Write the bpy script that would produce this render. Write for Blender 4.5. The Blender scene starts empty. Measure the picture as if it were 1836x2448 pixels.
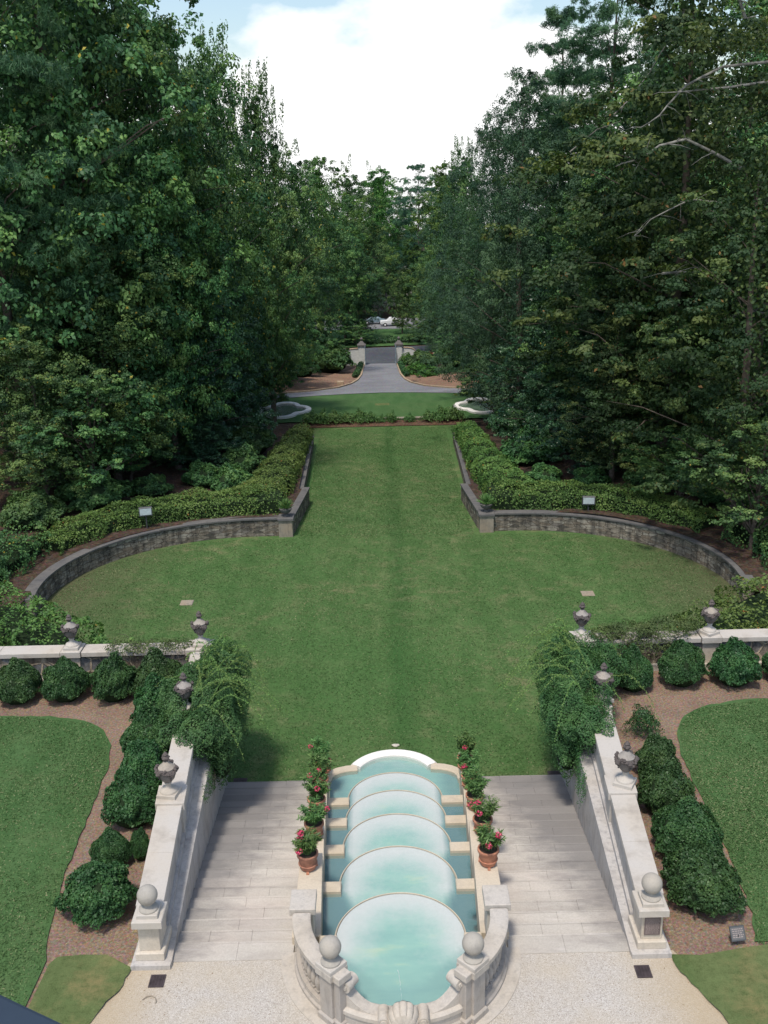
import bpy, math, random
import numpy as np
from mathutils import Vector, Matrix
from mathutils.geometry import delaunay_2d_cdt
rng = np.random.default_rng(7)
random.seed(7)
scene = bpy.context.scene
COL = scene.collection
# ------------------------------------------------------------------ camera
FPX, IW, IH = 2400.0, 1836.0, 2448.0
CAM = np.array([-0.16, 0.0, 15.0])
def basis(t, r, yaw):
    f = np.array([math.sin(yaw)*math.cos(t), math.cos(yaw)*math.cos(t), -math.sin(t)])
    rt = np.array([math.cos(yaw), -math.sin(yaw), 0.0])
    up = np.cross(rt, f)
    c, s = math.cos(r), math.sin(r)
    return rt*c - up*s, up*c + rt*s, f
BR, BU, BF = basis(math.radians(18.5), math.radians(1.3), math.radians(0.06298627661184672))
cam = bpy.data.cameras.new("camera"); camo = bpy.data.objects.new("camera", cam); COL.objects.link(camo)
cam.sensor_fit = 'VERTICAL'; cam.sensor_height = 24.0; cam.lens = 24.0*FPX/IH
cam.clip_start = 0.05; cam.clip_end = 3000
M = Matrix.Identity(4)
for i in range(3):
    M[i][0] = BR[i]; M[i][1] = BU[i]; M[i][2] = -BF[i]; M[i][3] = CAM[i]
camo.matrix_world = M
scene.camera = camo
def ray(u, v):
    return BF + (u-IW/2)/FPX*BR - (v-IH/2)/FPX*BU
def at_z(u, v, z):
    d = ray(u, v); k = (z-CAM[2])/d[2]; return CAM + k*d
def at_Y(u, v, Y):
    d = ray(u, v); k = (Y-CAM[1])/d[1]; return CAM + k*d
def at_Yd(xd, yd, Y): return at_Y(xd*1.1067, yd*1.1067, Y)

# ------------------------------------------------------------------ ground profile
KN = [(-60, -2.6), (26.5, -2.6), (50.6, -3.2), (81, -5.0), (84.6, -5.05), (105, -7.0), (160, -13.5), (175, -14), (190, -14.2), (205, -14.5), (600, -18)]
def zg(y):
    ys = [k[0] for k in KN]; zs = [k[1] for k in KN]
    return float(np.interp(y, ys, zs))
def sstep(a, b, x):
    t = min(1, max(0, (x-a)/(b-a))); return t*t*(3-2*t)
def far_z(x, y):
    d = math.hypot(abs(x)-9.32, (y-92.9)*.8); k = 1-sstep(3.2, 6.5, d)
    return zg(y)*(1-k)+zg(92.9)*k+.03
def H(x, y):
    """height of the wooded ground outside the lawns"""
    ax = abs(x)
    if y < 76: off = 1.0*(1-sstep(70, 80, y))
    else: off = 1.0*(1-sstep(70, 80, y))
    z = zg(y) + off
    if y < 95: z += 0.10*max(0, ax-9.0)*sstep(45, 60, y)
    elif y < 165:
        e = 12 - 8.3*sstep(100, 125, y)
        z += 0.10*max(0, ax-e)*(1-sstep(150, 165, y))
        z += 0.10*max(0, ax-9.0)*(1-sstep(95, 110, y))
    else: z -= 0.02
    z += 0.05*math.sin(x*0.7)*math.cos(y*0.5) - (0.10 if y > 84 else 0)
    if 84.2 < y < 104 and ax < 17: z = min(z, far_z(x, y)-0.12)
    return z

# ------------------------------------------------------------------ materials
def new_mat(name):
    m = bpy.data.materials.new(name); m.use_nodes = True
    nt = m.node_tree; nt.nodes.clear()
    return m, nt
def N(nt, t, **kw):
    n = nt.nodes.new(t)
    for k, v in kw.items():
        if k.startswith('i_'):
            n.inputs[k[2:].replace('_', ' ')].default_value = v
        else: setattr(n, k, v)
    return n
def L(nt, a, b): nt.links.new(a, b)
def coords(nt, kind, scale=(1, 1, 1)):
    if kind == 'world':
        g = N(nt, 'ShaderNodeNewGeometry').outputs['Position']
    elif kind == 'uv': g = N(nt, 'ShaderNodeTexCoord').outputs['UV']
    else: g = N(nt, 'ShaderNodeTexCoord').outputs['Object']
    mp = N(nt, 'ShaderNodeMapping'); mp.inputs['Scale'].default_value = scale
    L(nt, g, mp.inputs['Vector']); return mp.outputs['Vector']
def noise(nt, vec, scale, detail=4, rough=0.6):
    n = N(nt, 'ShaderNodeTexNoise'); n.inputs['Scale'].default_value = scale
    n.inputs['Detail'].default_value = detail; n.inputs['Roughness'].default_value = rough
    L(nt, vec, n.inputs['Vector']); return n.outputs['Fac']
def ramp(nt, fac, stops):
    r = N(nt, 'ShaderNodeValToRGB'); el = r.color_ramp.elements
    while len(el) < len(stops): el.new(0.5)
    for e, (p, c) in zip(el, stops):
        e.position = p; e.color = (c if len(c) == 4 else (*c, 1)) if not isinstance(c, float) else (c, c, c, 1)
    L(nt, fac, r.inputs['Fac']); return r.outputs['Color']
def mix(nt, fac, a, b, mode='MIX'):
    m = N(nt, 'ShaderNodeMix'); m.data_type = 'RGBA'; m.blend_type = mode
    for s, v in ((0, fac), (6, a), (7, b)):
        if hasattr(v, 'node'): L(nt, v, m.inputs[s])
        elif s == 0: m.inputs[0].default_value = v
        else: m.inputs[s].default_value = (*v, 1) if len(v) == 3 else v
    return m.outputs[2]
def math_(nt, op, a, b=None):
    m = N(nt, 'ShaderNodeMath'); m.operation = op
    for i, v in enumerate((a, b)):
        if v is None: continue
        if hasattr(v, 'node'): L(nt, v, m.inputs[i])
        else: m.inputs[i].default_value = v
    return m.outputs[0]
def finish(nt, color, rough=0.85, bump=None, bstr=0.3, bdist=0.02, spec=0.3, metallic=0.0):
    p = N(nt, 'ShaderNodeBsdfPrincipled'); o = N(nt, 'ShaderNodeOutputMaterial')
    if hasattr(color, 'node'): L(nt, color, p.inputs['Base Color'])
    else: p.inputs['Base Color'].default_value = (*color, 1)
    p.inputs['Roughness'].default_value = rough; p.inputs['Specular IOR Level'].default_value = spec
    p.inputs['Metallic'].default_value = metallic
    if bump is not None:
        b = N(nt, 'ShaderNodeBump'); b.inputs['Strength'].default_value = bstr; b.inputs['Distance'].default_value = bdist
        L(nt, bump, b.inputs['Height']); L(nt, b.outputs[0], p.inputs['Normal'])
    L(nt, p.outputs[0], o.inputs[0]); return p
def plain(name, c, rough=0.7, spec=0.3, var=0.15, sc=6, metallic=0.0):
    m, nt = new_mat(name); v = coords(nt, 'obj')
    n = noise(nt, v, sc, 5)
    a = tuple(x*(1-var) for x in c); b = tuple(min(1, x*(1+var)) for x in c)
    finish(nt, ramp(nt, n, [(0.3, a), (0.7, b)]), rough, n, 0.15, 0.01, spec, metallic); return m

def grass_mat(name, dark, mid, tan, tanamt, streak=0.5, fine=60, worn=False):
    m, nt = new_mat(name); v = coords(nt, 'world'); vs = coords(nt, 'world', (1.0, 0.12, 1))
    big = noise(nt, v, 0.16, 4, 0.6); med = noise(nt, v, 1.1, 6, 0.7); fi = noise(nt, v, fine, 3, 0.8); fi2 = noise(nt, v, 6, 7, 0.85)
    st = noise(nt, vs, 1.3, 3, 0.5)
    s = math_(nt, 'ADD', math_(nt, 'MULTIPLY', fi2, 0.6), math_(nt, 'MULTIPLY', fi, 0.4))
    c = ramp(nt, s, [(0.3, tuple(x*0.55 for x in dark)), (0.5, mid), (0.72, tuple(x*1.35 for x in mid))])
    c = mix(nt, ramp(nt, st, [(0.38, 0.0), (0.62, 1.0)]), c, mix(nt, 1.0, c, (0.78, 0.86, 0.80), 'MULTIPLY'))
    t = math_(nt, 'MULTIPLY', ramp(nt, med, [(0.48, 0.0), (0.72, 1.0)]), ramp(nt, big, [(0.38, 0.15), (0.62, 1.0)]))
    t = math_(nt, 'MULTIPLY', t, ramp(nt, fi2, [(0.35, 0.2), (0.6, 1.0)]))
    t = math_(nt, 'MULTIPLY', t, tanamt)
    c = mix(nt, t, c, tan)
    c = mix(nt, math_(nt, 'MULTIPLY', ramp(nt, big, [(0.35, 1.0), (0.55, 0.0)]), 0.5), c, mix(nt, 1.0, c, (0.7, 0.9, 0.8), 'MULTIPLY'))
    if worn:
        sx = N(nt, 'ShaderNodeSeparateXYZ'); L(nt, v, sx.inputs[0])
        # the line where people walk and mowers turn, and thin soil darkened as painted shade at the two ends of the bowl
        cs = math_(nt, 'ABSOLUTE', math_(nt, 'SUBTRACT', sx.outputs[0], math_(nt, 'ADD', 0.1, math_(nt, 'MULTIPLY', big, 0.8))))
        ln = ramp(nt, cs, [(0.15, 1.0), (0.62, 0.0)])
        c = mix(nt, math_(nt, 'MULTIPLY', ln, 0.8), c, mix(nt, 1.0, c, (0.68, 0.80, 0.74), 'MULTIPLY'))
        ax = math_(nt, 'MULTIPLY', math_(nt, 'ADD', math_(nt, 'ABSOLUTE', sx.outputs[0]), math_(nt, 'MULTIPLY', math_(nt, 'ADD', med, big), 3.0)), 0.05)
        c = mix(nt, math_(nt, 'MULTIPLY', ramp(nt, ax, [(0.66, 0.0), (0.90, 1.0)]), 0.75), c, mix(nt, fi2, (0.062, 0.068, 0.038), (0.13, 0.105, 0.065)))
    finish(nt, c, 0.95, s, 0.9, 0.03, 0.08); return m

MAT = {}
MAT['lawn'] = grass_mat('lawn_grass', (0.048, 0.096, 0.032), (0.086, 0.154, 0.052), (0.24, 0.21, 0.12), 1.0, worn=True)
MAT['side_lawn'] = grass_mat('side_lawn_grass', (0.046, 0.092, 0.032), (0.072, 0.138, 0.050), (0.12, 0.14, 0.065), 0.6)
MAT['far_lawn'] = grass_mat('far_lawn_grass', (0.045, 0.10, 0.036), (0.075, 0.145, 0.052), (0.14, 0.15, 0.07), 0.4, fine=20)
MAT['sod'] = grass_mat('sod_grass', (0.07, 0.10, 0.03), (0.12, 0.15, 0.06), (0.25, 0.19, 0.09), 1.0, fine=45)
def ground_like(name, a, b, c, sc=14, leafs=True, world=True, bd=0.04):
    m, nt = new_mat(name); v = coords(nt, 'world')
    n = noise(nt, v, sc, 8, 0.8); n2 = noise(nt, v, sc*0.06, 4); vo = N(nt, 'ShaderNodeTexVoronoi'); vo.inputs['Scale'].default_value = sc*1.6
    L(nt, v, vo.inputs['Vector'])
    col = ramp(nt, n, [(0.32, a), (0.5, b), (0.68, c)])
    col = mix(nt, math_(nt, 'MULTIPLY', ramp(nt, n2, [(0.4, 0.0), (0.65, 1.0)]), 0.5), col, mix(nt, 1.0, col, (0.62, 0.6, 0.62), 'MULTIPLY'))
    col = mix(nt, 0.35, col, mix(nt, 1.0, col, vo.outputs['Color'], 'MULTIPLY'))
    finish(nt, col, 0.95, n, 0.8, bd, 0.1); return m
MAT['mulch'] = ground_like('pine_straw_mulch', (0.15, 0.10, 0.07), (0.30, 0.21, 0.15), (0.46, 0.36, 0.27), 16)
MAT['floor'] = ground_like('forest_floor', (0.032, 0.024, 0.018), (0.085, 0.060, 0.044), (0.17, 0.12, 0.09), 5)
MAT['mulch_dark'] = ground_like('dark_bed_mulch', (0.06, 0.035, 0.025), (0.15, 0.09, 0.06), (0.26, 0.17, 0.12), 6)
MAT['bank'] = ground_like('straw_bank', (0.17, 0.10, 0.065), (0.30, 0.19, 0.13), (0.42, 0.29, 0.20), 5)
def gravel():
    m, nt = new_mat('pea_gravel'); v = coords(nt, 'world')
    vo = N(nt, 'ShaderNodeTexVoronoi'); vo.inputs['Scale'].default_value = 75; L(nt, v, vo.inputs['Vector'])
    n = noise(nt, v, 0.7, 5); n2 = noise(nt, v, 28, 5, 0.8)
    sep = N(nt, 'ShaderNodeSeparateColor'); L(nt, vo.outputs['Color'], sep.inputs[0])
    c = ramp(nt, sep.outputs[0], [(0.0, (0.30, 0.26, 0.22)), (0.25, (0.44, 0.40, 0.355)), (0.75, (0.53, 0.495, 0.45)), (1.0, (0.65, 0.62, 0.58))])
    c = mix(nt, math_(nt, 'MULTIPLY', ramp(nt, n, [(0.4, 0.0), (0.7, 1.0)]), 0.5), c, (0.50, 0.42, 0.30))
    c = mix(nt, math_(nt, 'MULTIPLY', ramp(nt, n2, [(0.55, 0.0), (0.75, 1.0)]), 0.35), c, (0.30, 0.25, 0.20))
    # sandy, washed ground towards the edges near the posts
    sx = N(nt, 'ShaderNodeSeparateXYZ'); L(nt, coords(nt, 'world'), sx.inputs[0])
    ax = math_(nt, 'ABSOLUTE', sx.outputs[0])
    e = ramp(nt, math_(nt, 'MULTIPLY', math_(nt, 'ADD', ax, math_(nt, 'MULTIPLY', n2, 0.8)), 0.1), [(0.47, 0.0), (0.60, 1.0)])
    c = mix(nt, math_(nt, 'MULTIPLY', e, 0.75), c, mix(nt, n2, (0.52, 0.42, 0.27), (0.36, 0.27, 0.17)))
    finish(nt, c, 0.95, vo.outputs['Distance'], 0.7, 0.015, 0.15); return m
MAT['gravel'] = gravel()
def stone(name, base, stain=(0.20, 0.19, 0.18), amt=0.5, sc=1.6, streak=False, warm=(0.50, 0.40, 0.27), lichen=0.0, rough=0.85):
    m, nt = new_mat(name); v = coords(nt, 'world'); vs = coords(nt, 'world', (3.5, 3.5, 0.7))
    n = noise(nt, v, sc, 8, 0.7); n2 = noise(nt, v, 22, 6, 0.75); n3 = noise(nt, vs, 2.0, 6, 0.7); n4 = noise(nt, v, 0.8, 3)
    c = ramp(nt, n2, [(0.3, tuple(x*0.86 for x in base)), (0.7, tuple(min(1, x*1.08) for x in base))])
    c = mix(nt, math_(nt, 'MULTIPLY', ramp(nt, n4, [(0.42, 0.0), (0.7, 1.0)]), 0.35), c, warm)
    c = mix(nt, math_(nt, 'MULTIPLY', ramp(nt, n, [(0.50, 0.0), (0.74, 1.0)]), amt), c, stain)
    if streak: c = mix(nt, math_(nt, 'MULTIPLY', ramp(nt, n3, [(0.5, 0.0), (0.72, 1.0)]), amt), c, stain)
    if lichen: c = mix(nt, math_(nt, 'MULTIPLY', ramp(nt, n2, [(0.54, 0.0), (0.66, 1.0)]), lichen), c, (0.09, 0.08, 0.075))
    finish(nt, c, rough, n2, 0.35, 0.012, 0.25); return m
MAT['cast'] = stone('cast_stone', (0.49, 0.45, 0.40), amt=0.42, streak=True)
MAT['cap'] = stone('cap_stone', (0.50, 0.465, 0.42), amt=0.55, lichen=0.16, stain=(0.24, 0.22, 0.20))
MAT['stucco'] = stone('stair_wall_stucco', (0.48, 0.455, 0.43), amt=0.6, streak=True, stain=(0.19, 0.18, 0.185))
MAT['newel'] = stone('newel_stone', (0.57, 0.51, 0.43), amt=0.32, streak=True)
MAT['ball'] = stone('ball_stone', (0.38, 0.355, 0.315), lichen=0.18, amt=0.6, sc=4)
MAT['white_curb'] = stone('white_curb', (0.80, 0.78, 0.74), amt=0.05, warm=(0.7, 0.66, 0.6))
MAT['curb'] = stone('limestone_curb', (0.55, 0.475, 0.37), amt=0.30)
MAT['grey_step'] = stone('balustrade_stone', (0.40, 0.365, 0.33), lichen=0.15, amt=0.55, streak=True)
MAT['urn_light'] = stone('urn_light', (0.31, 0.285, 0.26), amt=0.75, sc=6, stain=(0.13, 0.115, 0.11))
MAT['urn_dark'] = stone('urn_dark', (0.11, 0.095, 0.09), amt=0.7, sc=9, stain=(0.035, 0.03, 0.03), warm=(0.15, 0.12, 0.11))
MAT['urn_bowl'] = stone('urn_bowl', (0.17, 0.15, 0.14), amt=0.6, sc=8, stain=(0.05, 0.045, 0.045), warm=(0.3, 0.27, 0.24))
MAT['dark_cap'] = stone('weathered_cap', (0.12, 0.118, 0.118), amt=0.75, sc=2.2, stain=(0.045, 0.045, 0.05), warm=(0.22, 0.2, 0.17))
MAT['pier'] = stone('weathered_pier', (0.30, 0.265, 0.215), amt=0.6, sc=2.5, streak=True, stain=(0.08, 0.08, 0.08), warm=(0.36, 0.24, 0.13))
def stairs_mat():
    m, nt = new_mat('stair_concrete'); v = coords(nt, 'world'); vs = coords(nt, 'world', (0.8, 1.9, 2.0)); vt = coords(nt, 'world', (1.3, 7, 6))
    n = noise(nt, vs, 1.3, 8, 0.7); n2 = noise(nt, v, 26, 6, 0.75); n3 = noise(nt, v, 0.45, 4, 0.6); n4 = noise(nt, vt, 1.2, 5, 0.7)
    c = ramp(nt, n2, [(0.3, (0.42, 0.385, 0.335)), (0.7, (0.56, 0.52, 0.46))])
    c = mix(nt, math_(nt, 'MULTIPLY', ramp(nt, n, [(0.44, 0.0), (0.68, 1.0)]), 0.5), c, (0.33, 0.29, 0.26))
    c = mix(nt, math_(nt, 'MULTIPLY', ramp(nt, n4, [(0.56, 0.0), (0.70, 1.0)]), 0.5), c, (0.62, 0.57, 0.53))
    c = mix(nt, math_(nt, 'MULTIPLY', ramp(nt, n3, [(0.45, 0.0), (0.7, 1.0)]), 0.25), c, (0.55, 0.44, 0.38))
    sx = N(nt, 'ShaderNodeSeparateXYZ'); L(nt, v, sx.inputs[0])
    # painted shade of wall and jasmine over the low outer end of the flights
    dx = math_(nt, 'ADD', math_(nt, 'ABSOLUTE', sx.outputs[0]), math_(nt, 'MULTIPLY', n, 2.2))
    far = ramp(nt, math_(nt, 'MULTIPLY', math_(nt, 'ADD', dx, math_(nt, 'MULTIPLY', sx.outputs[1], 0.22)), 0.1), [(0.86, 0.0), (1.12, 1.0)])
    c = mix(nt, math_(nt, 'MULTIPLY', far, 0.75), c, (0.17, 0.165, 0.165))
    oi = N(nt, 'ShaderNodeObjectInfo'); c = mix(nt, 1.0, c, ramp(nt, oi.outputs['Random'], [(0.0, 0.86), (1.0, 1.05)]), 'MULTIPLY')
    finish(nt, c, 0.9, n2, 0.35, 0.01, 0.2); return m
MAT['stairs'] = stairs_mat()
MAT['nosing'] = stone('worn_nosing', (0.44, 0.405, 0.355), amt=0.35, sc=2.6, stain=(0.24, 0.215, 0.20))
def rubble(name, scale, cols, mortar, mw, bump=0.04):
    m, nt = new_mat(name); v = coords(nt, 'uv', scale)
    n = N(nt, 'ShaderNodeTexNoise'); n.inputs['Scale'].default_value = 1.2; L(nt, v, n.inputs['Vector'])
    vv = mix(nt, 0.12, v, n.outputs['Color'])
    a = N(nt, 'ShaderNodeTexVoronoi'); a.inputs['Scale'].default_value = 1; L(nt, vv, a.inputs['Vector'])
    e = N(nt, 'ShaderNodeTexVoronoi'); e.feature = 'DISTANCE_TO_EDGE'; e.inputs['Scale'].default_value = 1; L(nt, vv, e.inputs['Vector'])
    sep = N(nt, 'ShaderNodeSeparateColor'); L(nt, a.outputs['Color'], sep.inputs[0])
    c = ramp(nt, sep.outputs[0], [(i/(len(cols)-1), q) for i, q in enumerate(cols)])
    w = coords(nt, 'world'); n2 = noise(nt, w, 9, 7, 0.75)
    c = mix(nt, 0.6, c, mix(nt, 1.0, c, ramp(nt, n2, [(0.3, 0.45), (0.65, 1.0)]), 'MULTIPLY'))
    edge = ramp(nt, e.outputs['Distance'], [(mw*0.5, 1.0), (mw, 0.0)])
    c = mix(nt, edge, c, mortar)
    st = noise(nt, coords(nt, 'uv', (1.6, 0.25, 1)), 1.5, 5, 0.7)
    c = mix(nt, math_(nt, 'MULTIPLY', ramp(nt, st, [(0.42, 0.0), (0.6, 1.0)]), 0.72), c, mix(nt, 1.0, c, (0.22, 0.23, 0.26), 'MULTIPLY'))
    finish(nt, c, 0.9, math_(nt, 'SUBTRACT', n2, math_(nt, 'MULTIPLY', edge, 0.8)), 0.8, bump, 0.2); return m
MAT['rubble'] = rubble('dry_rubble', (2.6, 8.5, 1), [(0.13, 0.12, 0.10), (0.34, 0.30, 0.24), (0.25, 0.20, 0.15), (0.44, 0.40, 0.33), (0.19, 0.17, 0.15)], (0.13, 0.11, 0.09), 0.05)
MAT['flag'] = rubble('flagstone_face', (2.3, 2.6, 1), [(0.14, 0.16, 0.18), (0.30, 0.30, 0.29), (0.19, 0.20, 0.215), (0.34, 0.27, 0.19), (0.24, 0.25, 0.26)], (0.50, 0.42, 0.31), 0.075)
MAT['terracotta'] = plain('terracotta', (0.44, 0.20, 0.125), 0.85, 0.2, 0.28, 7)
MAT['terracotta_dull'] = plain('terracotta_dull', (0.35, 0.17, 0.115), 0.85, 0.2, 0.35, 6)
MAT['soil'] = plain('potting_soil', (0.07, 0.05, 0.035), 0.95)
MAT['bark'] = plain('grey_bark', (0.11, 0.09, 0.075), 0.95, 0.1, 0.45, 5)
MAT['bark_light'] = plain('lichened_bark', (0.30, 0.30, 0.27), 0.95, 0.1, 0.5, 7)
MAT['bark_limb'] = plain('grey_limb_bark', (0.19, 0.185, 0.165), 0.95, 0.1, 0.6, 5)
MAT['bark_red'] = plain('pine_bark', (0.17, 0.10, 0.075), 0.95, 0.1, 0.4, 5)
MAT['iron'] = plain('cast_iron', (0.055, 0.042, 0.045), 0.6, 0.4, 0.4)
MAT['darkmetal'] = plain('dark_metal', (0.06, 0.065, 0.07), 0.45, 0.5)
MAT['bluegate'] = plain('blue_grey_gate_paint', (0.20, 0.27, 0.31), 0.5)
MAT['lens'] = plain('floodlight_lens', (0.45, 0.52, 0.54), 0.2, 0.6)
MAT['bronze'] = plain('bronze_plaque', (0.15, 0.115, 0.11), 0.5, 0.4, 0.2)
MAT['bronze_text'] = plain('bronze_lettering', (0.30, 0.25, 0.235), 0.5, 0.4, 0.1)
MAT['asphalt'] = ground_like('driveway_asphalt', (0.20, 0.205, 0.22), (0.26, 0.265, 0.28), (0.32, 0.325, 0.34), 5, bd=0.01)
MAT['road'] = ground_like('road_asphalt', (0.07, 0.08, 0.095), (0.10, 0.11, 0.125), (0.13, 0.14, 0.155), 3, bd=0.01)
MAT['kerb'] = plain('brick_kerb', (0.38, 0.29, 0.20), 0.9, 0.1, 0.25)
MAT['gatewall'] = plain('limewashed_gate_wall', (0.58, 0.585, 0.55), 0.85, 0.2, 0.12, 2)
MAT['gatecap'] = plain('dark_gate_cap', (0.13, 0.12, 0.115), 0.8)
MAT['white'] = plain('white_paint', (0.78, 0.79, 0.80), 0.35, 0.5, 0.04)
MAT['bluecar'] = plain('blue_grey_paint', (0.20, 0.28, 0.33), 0.35, 0.5, 0.05)
MAT['glass'] = plain('dark_glass', (0.05, 0.07, 0.09), 0.08, 0.6, 0.1)
MAT['rubber'] = plain('tyre_rubber', (0.03, 0.03, 0.03), 0.8)
MAT['ledge'] = plain('slate_blue_ledge', (0.025, 0.040, 0.062), 0.6, 0.3, 0.08)
MAT['house'] = plain('pale_siding', (0.72, 0.71, 0.66), 0.8, 0.2, 0.05)
MAT['roof'] = plain('grey_roof', (0.22, 0.21, 0.21), 0.9)
MAT['red'] = plain('dull_red', (0.25, 0.06, 0.05), 0.6)
MAT['signface'] = plain('sign_face', (0.12, 0.12, 0.12), 0.5)
MAT['rock'] = plain('pale_rock', (0.5, 0.46, 0.40), 0.9)

def leaf_mat(name, dark, mid, light, rough=0.55, trans=0.16, spec=0.3, odd=None, objvar=0.12):
    m, nt = new_mat(name)
    a = N(nt, 'ShaderNodeAttribute'); a.attribute_name = 'tint'
    c = ramp(nt, a.outputs['Fac'], [(0.0, dark), (0.55, mid), (1.0, light)] if not odd else [(0.0, dark), (0.55, mid), (0.955, light), (0.97, odd)])
    oi = N(nt, 'ShaderNodeObjectInfo')
    hs = N(nt, 'ShaderNodeHueSaturation')
    hv = math_(nt, 'ADD', math_(nt, 'MULTIPLY', oi.outputs['Random'], objvar*0.35), 0.5-objvar*0.175)
    L(nt, hv, hs.inputs['Hue'])
    vv = math_(nt, 'ADD', math_(nt, 'MULTIPLY', oi.outputs['Random'], objvar*2.2), 1-objvar*1.1)
    L(nt, vv, hs.inputs['Value']); L(nt, c, hs.inputs['Color']); c = hs.outputs[0]
    p = N(nt, 'ShaderNodeBsdfPrincipled'); L(nt, c, p.inputs['Base Color'])
    p.inputs['Roughness'].default_value = rough; p.inputs['Specular IOR Level'].default_value = spec
    t = N(nt, 'ShaderNodeBsdfTranslucent'); L(nt, mix(nt, 1.0, c, (1.0, 1.15, 0.55), 'MULTIPLY'), t.inputs['Color'])
    ms = N(nt, 'ShaderNodeMixShader'); ms.inputs[0].default_value = trans
    L(nt, p.outputs[0], ms.inputs[1]); L(nt, t.outputs[0], ms.inputs[2])
    o = N(nt, 'ShaderNodeOutputMaterial'); L(nt, ms.outputs[0], o.inputs[0]); return m
MAT['lf_broad'] = leaf_mat('broadleaf', (0.028, 0.078, 0.032), (0.068, 0.158, 0.048), (0.165, 0.275, 0.075), odd=(0.30, 0.24, 0.03))
MAT['lf_mag'] = leaf_mat('magnolia_leaf', (0.014, 0.050, 0.026), (0.030, 0.090, 0.040), (0.075, 0.16, 0.06), 0.38, 0.12, 0.4)
MAT['lf_pine'] = leaf_mat('pine_needles', (0.024, 0.074, 0.042), (0.048, 0.13, 0.066), (0.09, 0.20, 0.08), 0.6, 0.2)
MAT['lf_feather'] = leaf_mat('fine_grey_green_leaf', (0.030, 0.068, 0.044), (0.056, 0.120, 0.064), (0.095, 0.175, 0.078), 0.6, 0.25)
MAT['lf_oak'] = leaf_mat('olive_oak_leaf', (0.024, 0.056, 0.022), (0.050, 0.096, 0.032), (0.13, 0.175, 0.050), 0.6, 0.3, odd=(0.22, 0.13, 0.04))
MAT['lf_fresh'] = leaf_mat('fresh_green_leaf', (0.03, 0.09, 0.02), (0.075, 0.18, 0.035), (0.16, 0.28, 0.06), 0.55, 0.3)
MAT['lf_box'] = leaf_mat('boxwood_leaf', (0.020, 0.056, 0.022), (0.042, 0.105, 0.034), (0.085, 0.17, 0.048), 0.5, 0.12)
MAT['lf_hedge'] = leaf_mat('hedge_leaf', (0.055, 0.115, 0.030), (0.115, 0.205, 0.050), (0.21, 0.30, 0.08), 0.55, 0.22, odd=(0.30, 0.17, 0.04))
MAT['lf_vine'] = leaf_mat('jasmine_leaf', (0.028, 0.090, 0.032), (0.058, 0.155, 0.050), (0.12, 0.25, 0.075), 0.5, 0.2)
MAT['lf_spray'] = leaf_mat('spray_leaf', (0.10, 0.18, 0.05), (0.18, 0.30, 0.08), (0.28, 0.40, 0.13), 0.55, 0.3)
MAT['lf_creep'] = leaf_mat('creeper_leaf', (0.045, 0.08, 0.03), (0.09, 0.13, 0.045), (0.15, 0.19, 0.07), 0.6, 0.25, odd=(0.16, 0.10, 0.09))
MAT['lf_pale'] = leaf_mat('pale_blossom', (0.25, 0.23, 0.24), (0.42, 0.38, 0.42), (0.55, 0.50, 0.54), 0.7, 0.2)
MAT['petal'] = leaf_mat('pink_petal', (0.50, 0.03, 0.10), (0.70, 0.06, 0.16), (0.80, 0.20, 0.28), 0.6, 0.25, objvar=0.0)
MAT['lf_olean'] = leaf_mat('oleander_leaf', (0.04, 0.10, 0.03), (0.09, 0.19, 0.055), (0.20, 0.31, 0.10), 0.45, 0.2)
MAT['twig'] = plain('dark_fill_core', (0.018, 0.032, 0.014), 0.95, 0.1, 0.5, 9)  # dark fill added inside the foliage to block light
MAT['stem'] = plain('green_stem', (0.12, 0.20, 0.06), 0.7)

def water_mat(name, tint, refl_rough=0.02):
    m, nt = new_mat(name); v = coords(nt, 'world')
    n = noise(nt, v, 7, 3, 0.6); n2 = noise(nt, v, 40, 2, 0.6)
    b = N(nt, 'ShaderNodeBump'); b.inputs['Strength'].default_value = 0.35; b.inputs['Distance'].default_value = 0.012
    L(nt, math_(nt, 'ADD', n, math_(nt, 'MULTIPLY', n2, 0.35)), b.inputs['Height'])
    t = N(nt, 'ShaderNodeBsdfTransparent'); t.inputs[0].default_value = (*tint, 1)
    d = N(nt, 'ShaderNodeBsdfDiffuse'); d.inputs[0].default_value = (0.42, 0.51, 0.49, 1)
    m1 = N(nt, 'ShaderNodeMixShader'); m1.inputs[0].default_value = 0.18; L(nt, t.outputs[0], m1.inputs[1]); L(nt, d.outputs[0], m1.inputs[2])
    g = N(nt, 'ShaderNodeBsdfGlossy'); g.inputs['Roughness'].default_value = refl_rough; L(nt, b.outputs[0], g.inputs['Normal'])
    fr = N(nt, 'ShaderNodeFresnel'); fr.inputs['IOR'].default_value = 1.45; L(nt, b.outputs[0], fr.inputs['Normal'])
    m2 = N(nt, 'ShaderNodeMixShader'); L(nt, fr.outputs[0], m2.inputs[0]); L(nt, m1.outputs[0], m2.inputs[1]); L(nt, g.outputs[0], m2.inputs[2])
    o = N(nt, 'ShaderNodeOutputMaterial'); L(nt, m2.outputs[0], o.inputs[0]); return m
MAT['water'] = water_mat('clear_pool_water', (0.90, 0.97, 0.97))
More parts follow.
